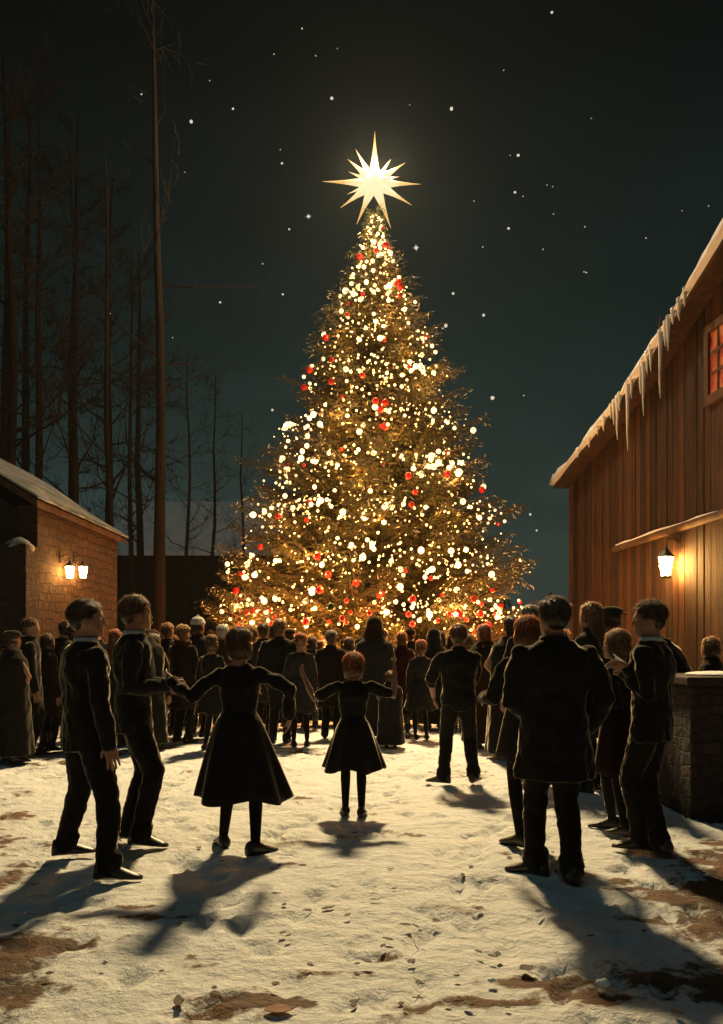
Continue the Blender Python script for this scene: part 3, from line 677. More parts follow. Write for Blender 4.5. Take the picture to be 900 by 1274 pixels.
for i, (px, Y) in enumerate(fill):
    f_ = rr.random() < .5
    cr(px, 0, Y, 'dark-clad onlooker packed in the rearmost row right before the tree', 'person', fem=f_, H=rr.uniform(1.5,1.72) if f_ else rr.uniform(1.64,1.88), head=(rr.uniform(-35,35), rr.uniform(-6,12)), lean=(rr.uniform(-.04,.04), rr.uniform(-.02,.05)), wide=rr.uniform(.94,1.18), outfit=rr.choice(('coat','coat','cloak')), face=rr.uniform(-12,12),
       top_c=rr.choice(('black','black','charcoal','brown','navy','olive')), hair=rr.choice(('bob','long','updo','hood','knit') if f_ else ('short','messy','cap','knit','short')), hat_c=rr.choice(('black','charcoal','brown','wine')), hair_c=rr.choice(('hair_dark','hair_brown','hair_brown','hair_auburn','hair_dark','hair_blond')), group='rearmost row of onlookers')
bake_all()

# ------------------------------------------------------------------ the Christmas tree
TX, TY = .32, 21.0
PROF = [(.9,3.5), (1.6,3.62), (2.6,3.52), (3.6,3.26), (4.6,2.92), (5.6,2.5), (6.4,2.2), (7.2,1.80), (8.0,1.60), (8.8,1.25), (9.6,.90), (10.3,.60), (10.9,.36), (11.4,.2), (11.75,.1)]
def prof(z): return float(np.interp(z, [p[0] for p in PROF], [p[1] for p in PROF]))
tree = empty('christmas_tree', (TX,TY,0)); tag(tree, 'huge lit Christmas tree with dense fir branches and golden glow', 'christmas tree')
g = G(); g.tube([(0,0,-.1), (0,0,3), (0,0,7), (0,0,11.7)], [.26,.2,.12,.03], 14); g.build('trunk', M['bark'], tree, True)
branches = []; tv, wood_g = [], G()
V, IDX, cnt = [], [], 0
z = .8
rt = random.Random(21)
while z < 11.7:
    r = prof(z); nb = int(7+6.2*r); a0 = rt.uniform(0, 6.28)
    for k in range(nb):
        a = a0+2*math.pi*k/nb+rt.gauss(0,.12); L = max(.12, r*(1+.10*math.sin(z*6.0+.6*math.sin(a)))*rt.choice((.62,.80,.90,.96,1.0,1.13))*rt.uniform(.95,1.05)); zz = z+rt.uniform(-.13,.13)
        branches.append((a, L, zz))
    z += .17+.13*min(1, r/2.5)
for a, L, zz in branches:
    ca, sa = math.cos(a), math.sin(a); ns = max(6, int(L/.085))
    t = np.linspace(.12, 1, ns)
    droop = -.30*L*t+.34*L*t**2.6+.16*L*(t-.12)*max(0,(zz-6)/6)
    wob = .05*L*np.sin(t*5+a*7)
    px_ = ca*L*t-sa*wob; py_ = sa*L*t+ca*wob; pz = zz+droop
    if L > .5: wood_g.tube([(px_[i], py_[i], pz[i]) for i in np.linspace(0, ns-1, 4).astype(int)], [.035,.026,.016,.006], 5)
    P = np.stack([px_, py_, pz], 1)
    radial = np.array([ca, sa, 0]); side = np.array([-sa, ca, 0])
    for i in range(ns):
        tl = min(.62, L*.5)*(1-.72*t[i])+.10
        for sg in (-1, 1):
            d = radial*(.75)+side*sg*NR.uniform(.5,1.0)+np.array([0,0,NR.uniform(-.35,.12)]); d /= np.linalg.norm(d)
            m_ = max(3, int(tl/.045)); q = np.linspace(.08, 1, m_)[:, None]
            base = P[i]+d*tl*q+np.array([0,0,-.10])*tl*q**2
            nd = d*NR.uniform(.5,1.0,(m_,1))+NR.normal(0,.55,(m_,3)); nd /= np.linalg.norm(nd, axis=1)[:, None]
            ln = NR.uniform(.07,.13,(m_,1)); wv = np.cross(nd, NR.normal(0,1,(m_,3))); wv /= np.linalg.norm(wv, axis=1)[:, None]+1e-9
            V.append(np.stack([base-wv*.012, base+wv*.012, base+nd*ln], 1).reshape(-1,3))
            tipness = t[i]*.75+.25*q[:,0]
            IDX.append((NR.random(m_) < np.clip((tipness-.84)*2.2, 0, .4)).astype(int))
V = np.concatenate(V); IDX = np.concatenate(IDX); nT = len(V)//3
print('needles', nT)
wT = [(f[0], f[i], f[i+1]) for f in wood_g.f for i in range(1, len(f)-1)]
crown = np_obj('crown', np.concatenate([V, np.array(wood_g.v)]), np.concatenate([np.arange(nT*3).reshape(-1,3), np.array(wT)+nT*3]), [M['needles'], M['lit_tips'], M['bark']], tree, np.concatenate([IDX, np.full(len(wT), 2)]))

# lights on it
def ico(r, sub=1):
    bm = bmesh.new(); bmesh.ops.create_icosphere(bm, subdivisions=sub, radius=r); v = [tuple(x.co) for x in bm.verts]; f = [tuple(q.index for q in p.verts) for p in bm.faces]; bm.free(); return v, f
def bpos(front=True, s0=.6):
    while True:
        zz = rt.uniform(1.0,11.6); q = prof(zz)
        if rt.random() > (q+.25)/3.9: continue
        if rt.random() > .62+.38*math.sin(zz*6.0): continue
        a = -math.pi/2+math.asin(rt.uniform(-1,1)) if front else rt.uniform(0, 6.283)
        if math.sin(3.1*a+1.7*zz)+math.sin(7.3*a-2.9*zz) < -.55 and rt.random() < .75: continue
        q *= (1+.07*math.sin(zz*6.0))*rt.uniform(max(.55, s0), 1.04)
        return Vector((TX+math.cos(a)*q, TY+math.sin(a)*q, zz-.06*q+rt.uniform(-.04,.08)))
def mesh_of(name, v, f, mat, smooth=True):
    me = bpy.data.meshes.new(name); me.from_pydata(v, [], f); me.materials.append(mat); me.polygons.foreach_set('use_smooth', [smooth]*len(me.polygons)); return me
bme = mesh_of('fairy_light', *ico(1, 2), M['bulb'])
pts = [bpos(True, .82) for _ in range(300)]
for p in pts:
    o = bpy.data.objects.new('fairy_light', bme); link(o); o.location = p; r = rt.choice((.030,.036,.041,.046,.054,.066)); o.scale = (r, r*rt.uniform(.9,1), r*rt.uniform(.9,1.15))
    tag(o, 'large round warm white bulb glowing on the Christmas tree', 'fairy light', 'large warm white bulbs on the tree')
sv, sf = ico(1, 1); sg = G()
for k in range(1500):
    p = bpos(k < 1200, .72); r = rt.choice((.012,.016,.02,.025,.031)); sg.add([(p.x+a*r, p.y+b*r, p.z+c*r) for a, b, c in sv], sf)
for k in range(70):                                           # denser near the tip
    zz = rt.uniform(9.6,11.7); a = rt.uniform(math.pi, 2*math.pi); q = prof(zz)*rt.uniform(.5,1.0); r = rt.choice((.02,.03,.045,.055))
    sg.add([(TX+math.cos(a)*q+x*r, TY+math.sin(a)*q+y*r, zz+w*r) for x, y, w in sv], sf)
o = sg.build('fairy_lights', M['bulb_small'], None, True); tag(o, 'countless tiny warm sparks of light scattered all over the tree', 'fairy lights', None, 'stuff')
rme = mesh_of('red_bulb', *ico(1, 2), M['bulb_red'])
for k in range(112):
    p = bpos(True, .84)
    if k < 34: p = (lambda a: Vector((TX+math.cos(a)*3.45, TY+math.sin(a)*3.45, rt.uniform(1.45,2.7))))(-math.pi/2+math.asin(rt.uniform(-.98,.98)))
    o = bpy.data.objects.new('red_bulb', rme); link(o); o.location = p; r = rt.choice((.042,.05,.06,.075)); o.scale = (r,r,r*1.1)
    tag(o, 'red glowing glass bauble among the branches of the Christmas tree', 'bauble', 'red baubles on the tree')
gv, gf = ico(.085, 3); o = bpy.data.objects.new('green_bauble', mesh_of('green_bauble', gv, gf, M['bauble_green'])); link(o); o.location = at(412,755,17.3)
tag(o, 'single dark green bauble low on the Christmas tree', 'bauble')

# the star on the tip
SP = at(466,227,TY)
rays = [(412,115,1),(180,333,1),(615,345,1),(260,452,1),(332,527,1),(483,542,1),(575,440,1),(546,250,.9),(292,238,.9),(328,195,.75),(482,236,.55),(520,316,.6),(290,392,.4),(296,290,.45)]
star = G(); star.ell((0,0,0), (.27,.18,.27), 16, 10)
st = star.build('star_topper', M['star'], None, True); st.location = SP
tag(st, 'large many-pointed golden star glowing on the tip of the Christmas tree', 'star')
for i, (rx, ry, q) in enumerate(rays):
    dx, dz = (rx-410)/3.54/F*TY, -(ry-340)/3.54/F*TY; L = math.hypot(dx, dz); d = Vector((dx,0,dz))/L; n_ = Vector((-d.z,0,d.x)); w = .12*(.5+.5*q); tck = .11
    y0 = random.uniform(-.03,.03)
    g = G(); b0 = d*.12
    def rg(s_, k): return [b0*0+d*s_+n_*w*k, d*s_+Vector((0,-tck*k,0)), d*s_-n_*w*k, d*s_+Vector((0,tck*k,0))]
    g.loft([rg(.1,1.05), rg(.26,1.0), rg(L*.55,.45), rg(L*.8,.18), rg(L,.02)])
    r_ = g.build('ray', M['star'], st); r_.location.y = y0

# ------------------------------------------------------------------ the barn on the right
X0 = 7.0
bang = math.atan2(-1, .068)
barn = empty('barn', (X0-.068*22.9, 22.9, 0), bang); tag(barn, 'tall weathered plank barn with snow-edged roof and hanging icicles', 'barn')
RK = [(-.36,5.62), (2.9,6.17), (5.75,6.78), (9.0,7.85), (11.5,8.95), (13.5,9.7)]         # u, z along the rake underside
def rake(u): return float(np.interp(u, [p[0] for p in RK], [p[1] for p in RK]))
g = G(); u = 0; rb = random.Random(9)
while u < 19:
    w = .26; top = (rake(u+.13) if u < 13.5 else 9.7-(u-13.5)*.45)-.02; d = rb.uniform(-.012,.012); gp = rb.uniform(.004,.014)
    tilt = rb.uniform(-.006,.006)
    u0, u1 = u+gp, u+w-gp
    t0 = (rake(u0) if u0 < 13.5 else top); t1 = (rake(u1) if u1 < 13.5 else top)
    g.add([(u0,d,-.1),(u1,d+tilt,-.1),(u1,d+.03,-.1),(u0,d+.03,-.1),(u0,d,t0),(u1,d+tilt,t1),(u1,d+.03,t1),(u0,d+.03,t0)],
          [(0,3,2,1),(4,5,6,7),(0,1,5,4),(1,2,6,5),(2,3,7,6),(3,0,4,7)])
    u += w
g.add([(-.0,.05,-.1),(19,.05,-.1),(19,.05,7.0),(13.5,.05,9.6),(9.0,.05,7.7),(5.75,.05,6.6),(0,.05,5.6)], [(0,1,2,3,4,5,6)])
g.add([(0,.05,-.1),(0,.05,5.6),(0,9,5.6),(0,9,-.1)], [(0,1,2,3)])
wall = g.build('wall', M['barn_wood'], barn)
g = G(); g.box((-.05,-.06,-.1), (.12,.10,5.6)); g.build('corner_post', M['trim_wood'], barn, bevel=.01)
g = G(); nseg = 30
def slab(lo, hi, y0, y1, u0=-.36, u1=13.5, lump=0, seed=1):
    us = np.linspace(u0, u1, 60); rj = random.Random(seed); rings = []
    for q in us:
        zz = rake(q); l = lump*(.5+.5*math.sin(q*2.1+seed)+rj.uniform(-.3,.3)) if lump else 0
        rings.append([(q,y0-(rj.uniform(0,.05) if lump else 0),zz+lo-(l*.25)), (q,y1,zz+lo), (q,y1,zz+hi), (q,y0+(.05 if lump else 0),zz+hi+l)])
    gg = G(); gg.loft(rings); return gg
roof = slab(-.06,.056,-.36,9).build('roof', M['counter_wood'], barn)
slab(.06,.155,-.45,8.9,lump=.13,seed=2).build('snow_cap', M['snow'], roof, True)
g = G(); g.tube([(13.5,-.3,9.75), (18.9,-.3,7.4)], [.1,.1], 8); g.add([(13.4,-.38,9.82),(19.2,-.38,7.25),(19.2,9,7.25),(13.4,9,9.82)], [(0,1,2,3)]); g.build('far_slope', M['trim_wood'], roof)
def barnu(px): Y = X0/((px-CX)/F+.068); return (22.9-Y)*1.0023
for px, ln in ((786,.20),(790,.35),(794,.62),(797,.25),(808,.95),(813,.3),(825,.40),(829,.75),(834,.28),(851,.85),(858,.3),(868,.18),(742,.15),(757,.2),(768,.17),(776,.24),(839,.32),(862,.42),(876,.26),(884,.2)):   # icicles hang from the rake
    q = barnu(px); ln *= 1.45; g = G(); j = rb.uniform(-.02,.02); zt = rake(q)+.10
    g.tube([(q,-.44,zt), (q+j,-.44,zt-ln*.35), (q,-.45,zt-ln*.75), (q+j,-.44,zt-ln)], [.055,.036,.02,.005], 8); g.build('icicle', M['ice'], roof, True)
g = G(); q = barnu(848); g.tube([(q-.7,-.1,rake(q-.7)+.1), (q-.72,-.1,rake(q)+.35), (q-.7,-.1,rake(q)+.72)], [.07,.05,.01], 8); g.build('finial', M['trim_wood'], roof, True)
g = G(); g.tube([(3.4,-.10,3.56), (8,-.09,3.62), (19,-.09,3.62)], [.07,.075,.08], 8); bmr = g.build('beam', M['trim_wood'], barn, True)
g = G()
g.tube([(3.5+i*.5,-.10+.01*math.sin(i*2.3),3.645+.012*math.sin(i*1.7)+(.03 if i > 2 else 0)) for i in range(30)], [.012+.016*abs(math.sin(i*1.3)) for i in range(30)], 8, .7); g.build('snow_ledge', M['snow'], bmr, True)
# window: red lit panes
wu0, wu1, wz0, wz1 = barnu(886), barnu(886)+1.5, 5.72, 6.78
win = G()
for lo, hi in (((wu0-.16,-.07,wz0-.16),(wu1+.16,-.0,wz0)), ((wu0-.16,-.07,wz1),(wu1+.16,-.0,wz1+.14)), ((wu0-.16,-.07,wz0),(wu0,-.0,wz1)), ((wu1,-.07,wz0),(wu1+.16,0,wz1))): win.box(lo, hi)
wo = win.build('window', M['trim_wood'], barn)
g = G(); g.box((wu0,-.022,wz0), (wu1,-.016,wz1)); g.build('pane', M['pane'], wo)
g = G()
for k in range(1, 5): g.box((wu0+(wu1-wu0)*k/5-.025,-.045,wz0), (wu0+(wu1-wu0)*k/5+.025,-.0225,wz1))
for k in range(1, 3): g.box((wu0,-.042,wz0+(wz1-wz0)*k/3-.025), (wu1,-.0225,wz0+(wz1-wz0)*k/3+.025))
g.build('muntins', M['trim_wood'], wo)
def lantern(name, loc, rz, sc, glow, label):
    o = empty(name, loc, rz); o.scale = (sc,)*3; tag(o, label, 'lantern')
    def hexr(r, z): return [(math.cos(a)*r, math.sin(a)*r, z) for a in (2*math.pi*(i+.5)/6 for i in range(6))]
    g = G(); g.loft([hexr(.085,-.2), hexr(.135,.14)]); g.build('glass', M[glow], o)
    g = G()
    for i in range(6):
        a = 2*math.pi*(i+.5)/6; g.tube([(math.cos(a)*.09,math.sin(a)*.09,-.2), (math.cos(a)*.142,math.sin(a)*.142,.14)], [.011,.011], 6)
    g.loft([hexr(.1,-.245), hexr(.1,-.2)]); g.loft([hexr(.145,-.03), hexr(.15,-.01)], False)
    g.build('cage', M['iron'], o)
    g = G(); g.loft([hexr(.165,.14), hexr(.17,.165), hexr(.06,.27), hexr(.05,.31), hexr(.02,.35)]); g.build('cap', M['iron'], o)
    g = G(); g.tube([(0,0,.34), (0,.02,.46), (0,.14,.50), (0,.26,.42)], [.014]*4, 6); g.box((-.05,.255,.25), (.05,.28,.55)); g.build('bracket', M['iron'], o)
    return o
Yl = X0/((846-CX)/F+.068); pl = at(846,703,Yl)
nrm = Vector((math.sin(bang), -math.cos(bang), 0))     # outward normal = -local y
out = Vector((-1,-.068,0)).normalized()
lantern('wall_lantern', pl+out*.26, bang, 1.0, 'lantern', 'lit iron wall lantern on the barn planks under the beam')

# ------------------------------------------------------------------ the stone cabin on the left
cab = empty('cabin', (-5.5,15,0)); tag(cab, 'low stone cabin with snowy roof and lit side wall', 'cabin')
g = G(); g.box((-.35,0,-.1), (0,4.9,3.84)); g.build('wall', M['stone'], cab, bevel=.01)
g = G(); g.add([(x, y, z) for y in (0, 4.8) for x, z in ((-7,-.1),(-.352,-.1),(-.352,3.80),(-3.7,5.88),(-7,3.80))], [(0,1,2,3,4),(9,8,7,6,5)]+[(i,5+i,5+(i+1)%5,(i+1)%5) for i in range(5)])
g.build('gable', M['cabin_wood'], cab)
g = G()
for s_, x0, x1 in ((1,.14,-3.7),):
    g.add([(x0,-.4,3.75),(x1,-.4,6.10),(x1,5.1,6.10),(x0,5.1,3.75),(x0,-.4,3.87),(x1,-.4,6.22),(x1,5.1,6.22),(x0,5.1,3.87)], [(0,1,2,3),(7,6,5,4),(0,4,5,1),(1,5,6,2),(2,6,7,3),(3,7,4,0)])
g.add([(-3.7,-.4,6.10),(-7.5,-.4,3.7),(-7.5,5.1,3.7),(-3.7,5.1,6.1),(-3.7,-.4,6.22),(-7.5,-.4,3.82),(-7.5,5.1,3.82),(-3.7,5.1,6.22)], [(0,1,2,3),(7,6,5,4),(0,4,5,1),(1,5,6,2),(2,6,7,3),(3,7,4,0)])
cr_ = g.build('roof', M['trim_wood'], cab)
nu, nv = 26, 34; vs = []; fs = []
for top in (0, 1):
    for i in range(nu+1):
        for j in range(nv+1):
            x = .18-3.88*i/nu; y = -.44+5.58*j/nv; e = min(1, min(i, j+.5, nv-j+.5)/2.0)
            zz = 3.86+(.18-x)*.609+.025
            if top: zz += (.03+.05*e**.5)+.05*math.sin(x*2.3+y*1.1)*e+.03*math.sin(y*3.7+x)*e; x += .03*math.sin(y*4)*(i == 0)
            vs.append((x, y, zz))
q = (nu+1)*(nv+1)
for i in range(nu):
    for j in range(nv):
        a = i*(nv+1)+j; fs.append((a,a+1,a+nv+2,a+nv+1)); fs.append((q+a+nv+1,q+a+nv+2,q+a+1,q+a))
for i in range(nu):
    for j in (0, nv): a = i*(nv+1)+j; fs.append((a,a+nv+1,q+a+nv+1,q+a))
for j in range(nv): fs.append((j,j+1,q+j+1,q+j)); a = nu*(nv+1)+j; fs.append((a,a+1,q+a+1,q+a))
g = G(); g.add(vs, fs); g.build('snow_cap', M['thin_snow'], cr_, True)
g = G(); g.box((-.42,-.62,-.1), (.04,-.01,3.12)); pr = g.build('pier', M['darkstone'], cab, bevel=.02)
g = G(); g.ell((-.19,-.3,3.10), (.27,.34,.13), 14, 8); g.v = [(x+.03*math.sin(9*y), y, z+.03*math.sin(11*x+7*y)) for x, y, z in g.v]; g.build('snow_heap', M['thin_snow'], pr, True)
for px, lab in ((75,'small lit lantern on the cabin wall, the one nearer the gable'), (92,'small lit lantern on the cabin wall, the one nearer the woods')):
    Y = 5.5/((450-px)/F); p = at(px,711,Y); lantern('wall_lantern', (-5.5+.285*.62, p.y, p.z), R(90), .62, 'lantern_small', lab)

# ------------------------------------------------------------------ snow-topped low wall on the right
lw = empty('low_wall', (2.82,7.55,0)); tag(lw, 'dark low stone wall with patches of snow on its top, at the right', 'wall')
g = G(); g.box((0,0,-.1), (3.2,.9,1.13)); g.build('body', M['darkstone'], lw, bevel=.03)
g = G(); g.box((-.06,-.07,1.134), (3.3,.97,1.21)); cpo = g.build('cap', M['counter_wood'], lw, bevel=.015)
for cx, cy, rx, ry, rz in ((.42,.40,.30,.30,.035), (.50,.30,.14,.10,.055), (.75,.12,.26,.05,.03), (1.4,.5,.6,.3,.04)):
    g = G(); g.ell((cx,cy,1.213), (rx,ry,rz), 20, 8)
    g.v = [(x+.03*math.sin(7*y), y+.03*math.sin(9*x), max(z, 1.212)) for x, y, z in g.v]; g.build('snow_patch', M['snow'], lw, True)

# ------------------------------------------------------------------ bare trees, far cottage
def bare_tree(x, y, h, r, label, seed, nl=14, twigs=260, tw='twig'):
    rq = random.Random(seed); root = empty('bare_tree', (x,y,0)); tag(root, label, 'tree', 'bare trees behind the cabin')
    g = G(); pts = []; ox, oy = 0, 0
    for k in range(9):
        pts.append((ox, oy, h*k/8-.1)); ox += rq.gauss(0,.06); oy += rq.gauss(0,.06)
    g.tube(pts, [r*1.25, r]+[r*(1-.85*k/8) for k in range(2, 9)], 10); trunk = g.build('trunk', M['wood_bark'], root, True)
    g = G(); tips = []
    for k in range(nl):
        t = rq.uniform(.28,.98); i = int(t*8); f_ = t*8-i; a0 = Vector(pts[i]).lerp(Vector(pts[min(8,i+1)]), f_); an = rq.uniform(0,6.28); L = h*.22*(1.15-t)*rq.uniform(.5,1.2)+.4
        d = Vector((math.cos(an), math.sin(an), rq.uniform(.1,.9))).normalized(); p = a0; P = [p]; 
        for q in range(4): d = (d+Vector((rq.gauss(0,.25), rq.gauss(0,.25), rq.gauss(.05,.2)))).normalized(); p = p+d*L/4; P.append(p)
        rr_ = r*.34*(1.1-t); g.tube(P, [rr_, rr_*.75, rr_*.5, rr_*.3, rr_*.12], 6)
        for q in range(1, 5): tips += [(P[q], d, L)]*2
        tips += [(P[-1], d, L)]
    lv_, lf_ = g.v, [(f[0], f[i], f[i+1]) for f in g.f for i in range(1, len(f)-1)]
    V = []; Fq = []; n_ = 0
    for k in range(twigs):
        p, d, L = rq.choice(tips); d = (d+Vector((rq.gauss(0,.7), rq.gauss(0,.7), rq.gauss(.1,.6)))).normalized(); p = p+Vector((rq.gauss(0,.1),)*3)
        for q in range(3):
            l_ = rq.uniform(.25,.6)*(1-.2*q); e = p+d*l_; w = d.orthogonal().normalized()*(.018-.004*q)
            V += [p-w, p+w, e]; Fq.append((n_,n_+1,n_+2)); n_ += 3; p = p.lerp(e, .8); d = (d+Vector((rq.gauss(0,.4), rq.gauss(0,.4), rq.gauss(0,.4)))).normalized()
    np_obj('crown', np.array(lv_+[tuple(v) for v in V]), np.concatenate([np.array(lf_), np.array(Fq)+len(lv_)]), [M[tw]], root)
bare_tree(*at(135,0,23.5).xy, 15, .12, 'slim tall bare tree rising right behind the cabin roof edge', 1, 14, 70)
bare_tree(*at(191,0,22.0).xy, 19, .17, 'thickest bare trunk standing alone between cabin and Christmas tree', 2, 16, 60)
sp = [(12,27,19,.2),(46,29,20,.18),(84,31,19,.18),(160,34,17,.13),(228,38,14,.12),(264,44,15,.14),(300,48,14,.14),(30,38,25,.25),(135,42,24,.25),(176,46,22,.25),(88,44,28,.25),(5,36,26,.25)]
for i, (px, Y, h, r) in enumerate(sp):
    bare_tree(*at(px,0,Y).xy, h, r, 'dim bare tree standing in the dark woods behind the cabin', 20+i, 20, 800 if px < 200 else 160, 'brush')
fc = empty('cottage', (*at(240,0,52).xy, 0)); tag(fc, 'distant low house under thick snow seen between the bare trunks', 'house')
g = G(); g.box((-5,0,-.1), (5,6,7.3)); g.build('wall', M['cabin_wood'], fc)
g = G(); g.add([(-5.6,-.5,6.9),(5.6,-.5,6.9),(5.2,3,10.3),(-5.2,3,10.3),(-5.6,6.5,6.9),(5.6,6.5,6.9),(-5.6,-.5,6.6),(5.6,-.5,6.6)], [(0,1,2,3),(3,2,5,4),(6,7,1,0)]); g.build('snowy_roof', M['snow'], fc)
# far woods on the horizon: one dark mass
g = []; rf = random.Random(44)
def spruce_mass():
    V, Fc_, n_ = [], [], 0
    for k in range(150):
        an = rf.uniform(-75, 75); d = rf.uniform(70,110); x, y = d*math.sin(R(an)), d*math.cos(R(an)); h = rf.uniform(5,9)*(1.5 if an < -8 else .75)
        for j in range(90):
            t = rf.random(); rad = h*.22*(1-t)+.1; a = rf.uniform(0,6.28); q = rad*rf.uniform(.3,1); p = Vector((x+math.cos(a)*q, y+math.sin(a)*q, t*h+.2)); s_ = rf.uniform(.3,.8)
            V += [p, p+Vector((math.cos(a)*s_, math.sin(a)*s_, -.3*s_)), p+Vector((-math.sin(a)*s_*.7, math.cos(a)*s_*.7, .5*s_))]; Fc_.append((n_,n_+1,n_+2)); n_ += 3
    o = np_obj('far_woods', np.array([tuple(v) for v in V]), np.array(Fc_), [M['needles']]); tag(o, 'dark far-off spruce woods behind the yard', 'woods', None, 'stuff')
spruce_mass()

# ------------------------------------------------------------------ small things on the snow
def leaf(px, py, L, W, rz, label, mat='leaf', grp=None):
    p = gnd(px, py); g = G(); n_ = 9; top = []; L *= .7; W *= .75; 
    for sd in (1, -1):
        for k in range(n_):
            t = k/(n_-1); x = (t-.5)*L; w = W*math.sin(math.pi*min(1, t*.96+.02))**.8*.5
            top += [(x, -w, .006+.05*w), (x, 0, .005+.01*L*math.sin(t*4)), (x, w, .006+.08*w)]
    m_ = n_*3; vs = [(x,y,z+.003) for x,y,z in top[:m_]]+[(x,y,z) for x,y,z in top[m_:]]; fs = []
    for k in range(n_-1):
        for c in (0, 1): a = k*3+c; fs += [(a,a+1,a+4,a+3), (m_+a+3,m_+a+4,m_+a+1,m_+a)]
    g.add(vs, fs); g.tube([(L*.46,0,.008), (L*.62,.01,.009)], [.003,.002], 5)
    o = g.build('dead_leaf', M[mat], None, True); o.location = p; o.rotation_euler = (0,0,rz); tag(o, label, 'leaf', grp)
SM = 'small dark dead leaf lying on the trampled snow'; GL = 'small dead leaves on the snow'
leaf(655,1206,.10,.085,.4,'largest round dark leaf lying on the snow before the broadest man')
leaf(347,1258,.17,.11,.1,'orange-brown leaf lying nearest the bottom edge left of centre','leaf_orange')
leaf(222,1248,.06,.15,.2,'broad dark leaf standing out at the bottom left of the snow')
leaf(408,1131,.13,.05,.7,'long pointed dark leaf on bright snow below the girl')
for i, (px, py) in enumerate(((592,1145),(576,1090),(586,1079),(634,1068),(484,1170),(597,1186),(612,1191),(458,1198),(512,1198),(384,1134),(506,1152),(671,1135),(620,1189),(582,1250),(343,1226),(440,1252),(352,1162))):
    leaf(px, py, rr.uniform(.05,.085), rr.uniform(.03,.05), rr.uniform(0,6.28), SM, 'leaf', GL)
def lump(px, py, r, label):
    p = gnd(px, py); g = G(); g.ell((0,0,r*.4), (r,r*.8,r*.6), 12, 8); g.v = [(x*(1+.2*math.sin(9*y/r)), y, z*(1+.15*math.sin(5*x/r))) for x,y,z in g.v]
    o = g.build('snow_clump', M['snow'], None, True); o.location = p; tag(o, label, 'snow clump')
rl = random.Random(77)
for k in range(46):
    leaf(min(880,max(20,rl.gauss(520,190))), rl.uniform(1040,1265), rl.uniform(.03,.075), rl.uniform(.02,.045), rl.uniform(0,6.28), SM, rl.choice(('leaf','leaf','leaf','leaf_orange')) if False else 'leaf', GL)
lump(751,1228,.035,'small white snow clump on dark muddy ground at lower right'); lump(612,1222,.02,'tiny snow clump left of the round dark leaf')

# ------------------------------------------------------------------ night sky stars
big = [(238,151,2.6),(290,135,1.9),(413,122,2.8),(562,135,2.7),(687,15,2.2),(351,203,2.0),(645,193,2.6),(641,239,2.2),(633,284,2.2),(564,365,2.3),(602,392,2.4),(555,405,2.8),(551,408,1.6),(352,366,1.8),(613,495,3.4),(384,269,3.2),(518,308,3.2),(376,35,1.2),(360,285,1.7),(274,376,1.8),(327,328,1.2),(339,510,2.0),(176,117,1.4)]
dim = [(341,67,1),(393,69,1),(261,100,.9),(627,87,1),(688,232,.9),(728,282,1),(676,310,1),(681,230,.8),(349,186,1),(601,307,1),(736,147,.9),(804,296,1),(882,256,1),(849,262,.9),(689,266,1.1),(635,193,.8),(651,244,.9),(652,492,1.2),(590,250,.9),(230,214,.8),(420,60,.8),(730,339,1.2),(727,338,1.0),(215,420,1.0),(137,390,1.0),(660,640,2.0),(668,660,1.6),(510,130,.8)]
DS = 300.0
def star_mesh(cross):
    g = G()
    if cross:
        for k in range(8):
            a = k*math.pi/4+.1; L = 1.7 if k % 2 == 0 else 1.2; d = Vector((math.cos(a),0,math.sin(a))); n_ = Vector((-d.z,0,d.x)); g.loft([[d*.0+n_*.35, Vector((0,-.35,0)), -n_*.35, Vector((0,.35,0))], [d*L+n_*.05, d*L+Vector((0,-.05,0)), d*L-n_*.05, d*L+Vector((0,.05,0))]])
    else: g.add(*ico(1, 2))
    me = bpy.data.meshes.new('night_star'); me.from_pydata(g.v, [], g.f); me.materials.append(M['skystar']); return me
sm, sx = star_mesh(False), star_mesh(True)
for px, py, s_ in big+dim:
    cross = (px, py) in ((384,269),(518,308)); o = bpy.data.objects.new('night_star', sx if cross else sm); link(o); o.location = at(px,py,DS); q = s_*.66/F*DS*(1.1 if not cross else 1.0); o.scale = (q, q, q*rr.uniform(.8,1.2))
    if cross: tag(o, 'twinkling spiked star just %s the Christmas tree tip' % ('left of' if px < 450 else 'right of'), 'star')
    elif s_ >= 1.4: tag(o, 'bright round star in the dark night sky', 'star', 'bright stars in the sky')
    else: tag(o, 'faint tiny star in the dark night sky', 'star', 'faint stars in the sky')

# ------------------------------------------------------------------ light
w = bpy.data.worlds.new('World'); SC.world = w; w.use_nodes = True; nt = w.node_tree; bg = nt.nodes['Background']
sky = N(nt, 'ShaderNodeTexSky'); sky.sky_type = 'NISHITA'; sky.sun_disc = False; sky.sun_elevation = R(-4.0); sky.sun_rotation = R(28); sky.air_density = 1.4; sky.dust_density = 2.0
mx = N(nt, 'ShaderNodeMix', data_type='RGBA', blend_type='MULTIPLY'); mx.inputs[0].default_value = 1
nt.links.new(sky.outputs[0], mx.inputs[6]); mx.inputs[7].default_value = (.30,.58,.46,1)
tc = N(nt, 'ShaderNodeTexCoord'); sp_ = N(nt, 'ShaderNodeSeparateXYZ'); nt.links.new(tc.outputs['Generated'], sp_.inputs[0])
glow = ramp(nt, sp_.outputs[2], [(.0, (.26,.40,.39)), (.12, (.19,.32,.305)), (.3, (.045,.10,.092)), (.55, (.004,.008,.007))])
cn = noise(nt, coords(nt, (1,1,2.2), 'Generated'), 2.6, 5, .55)
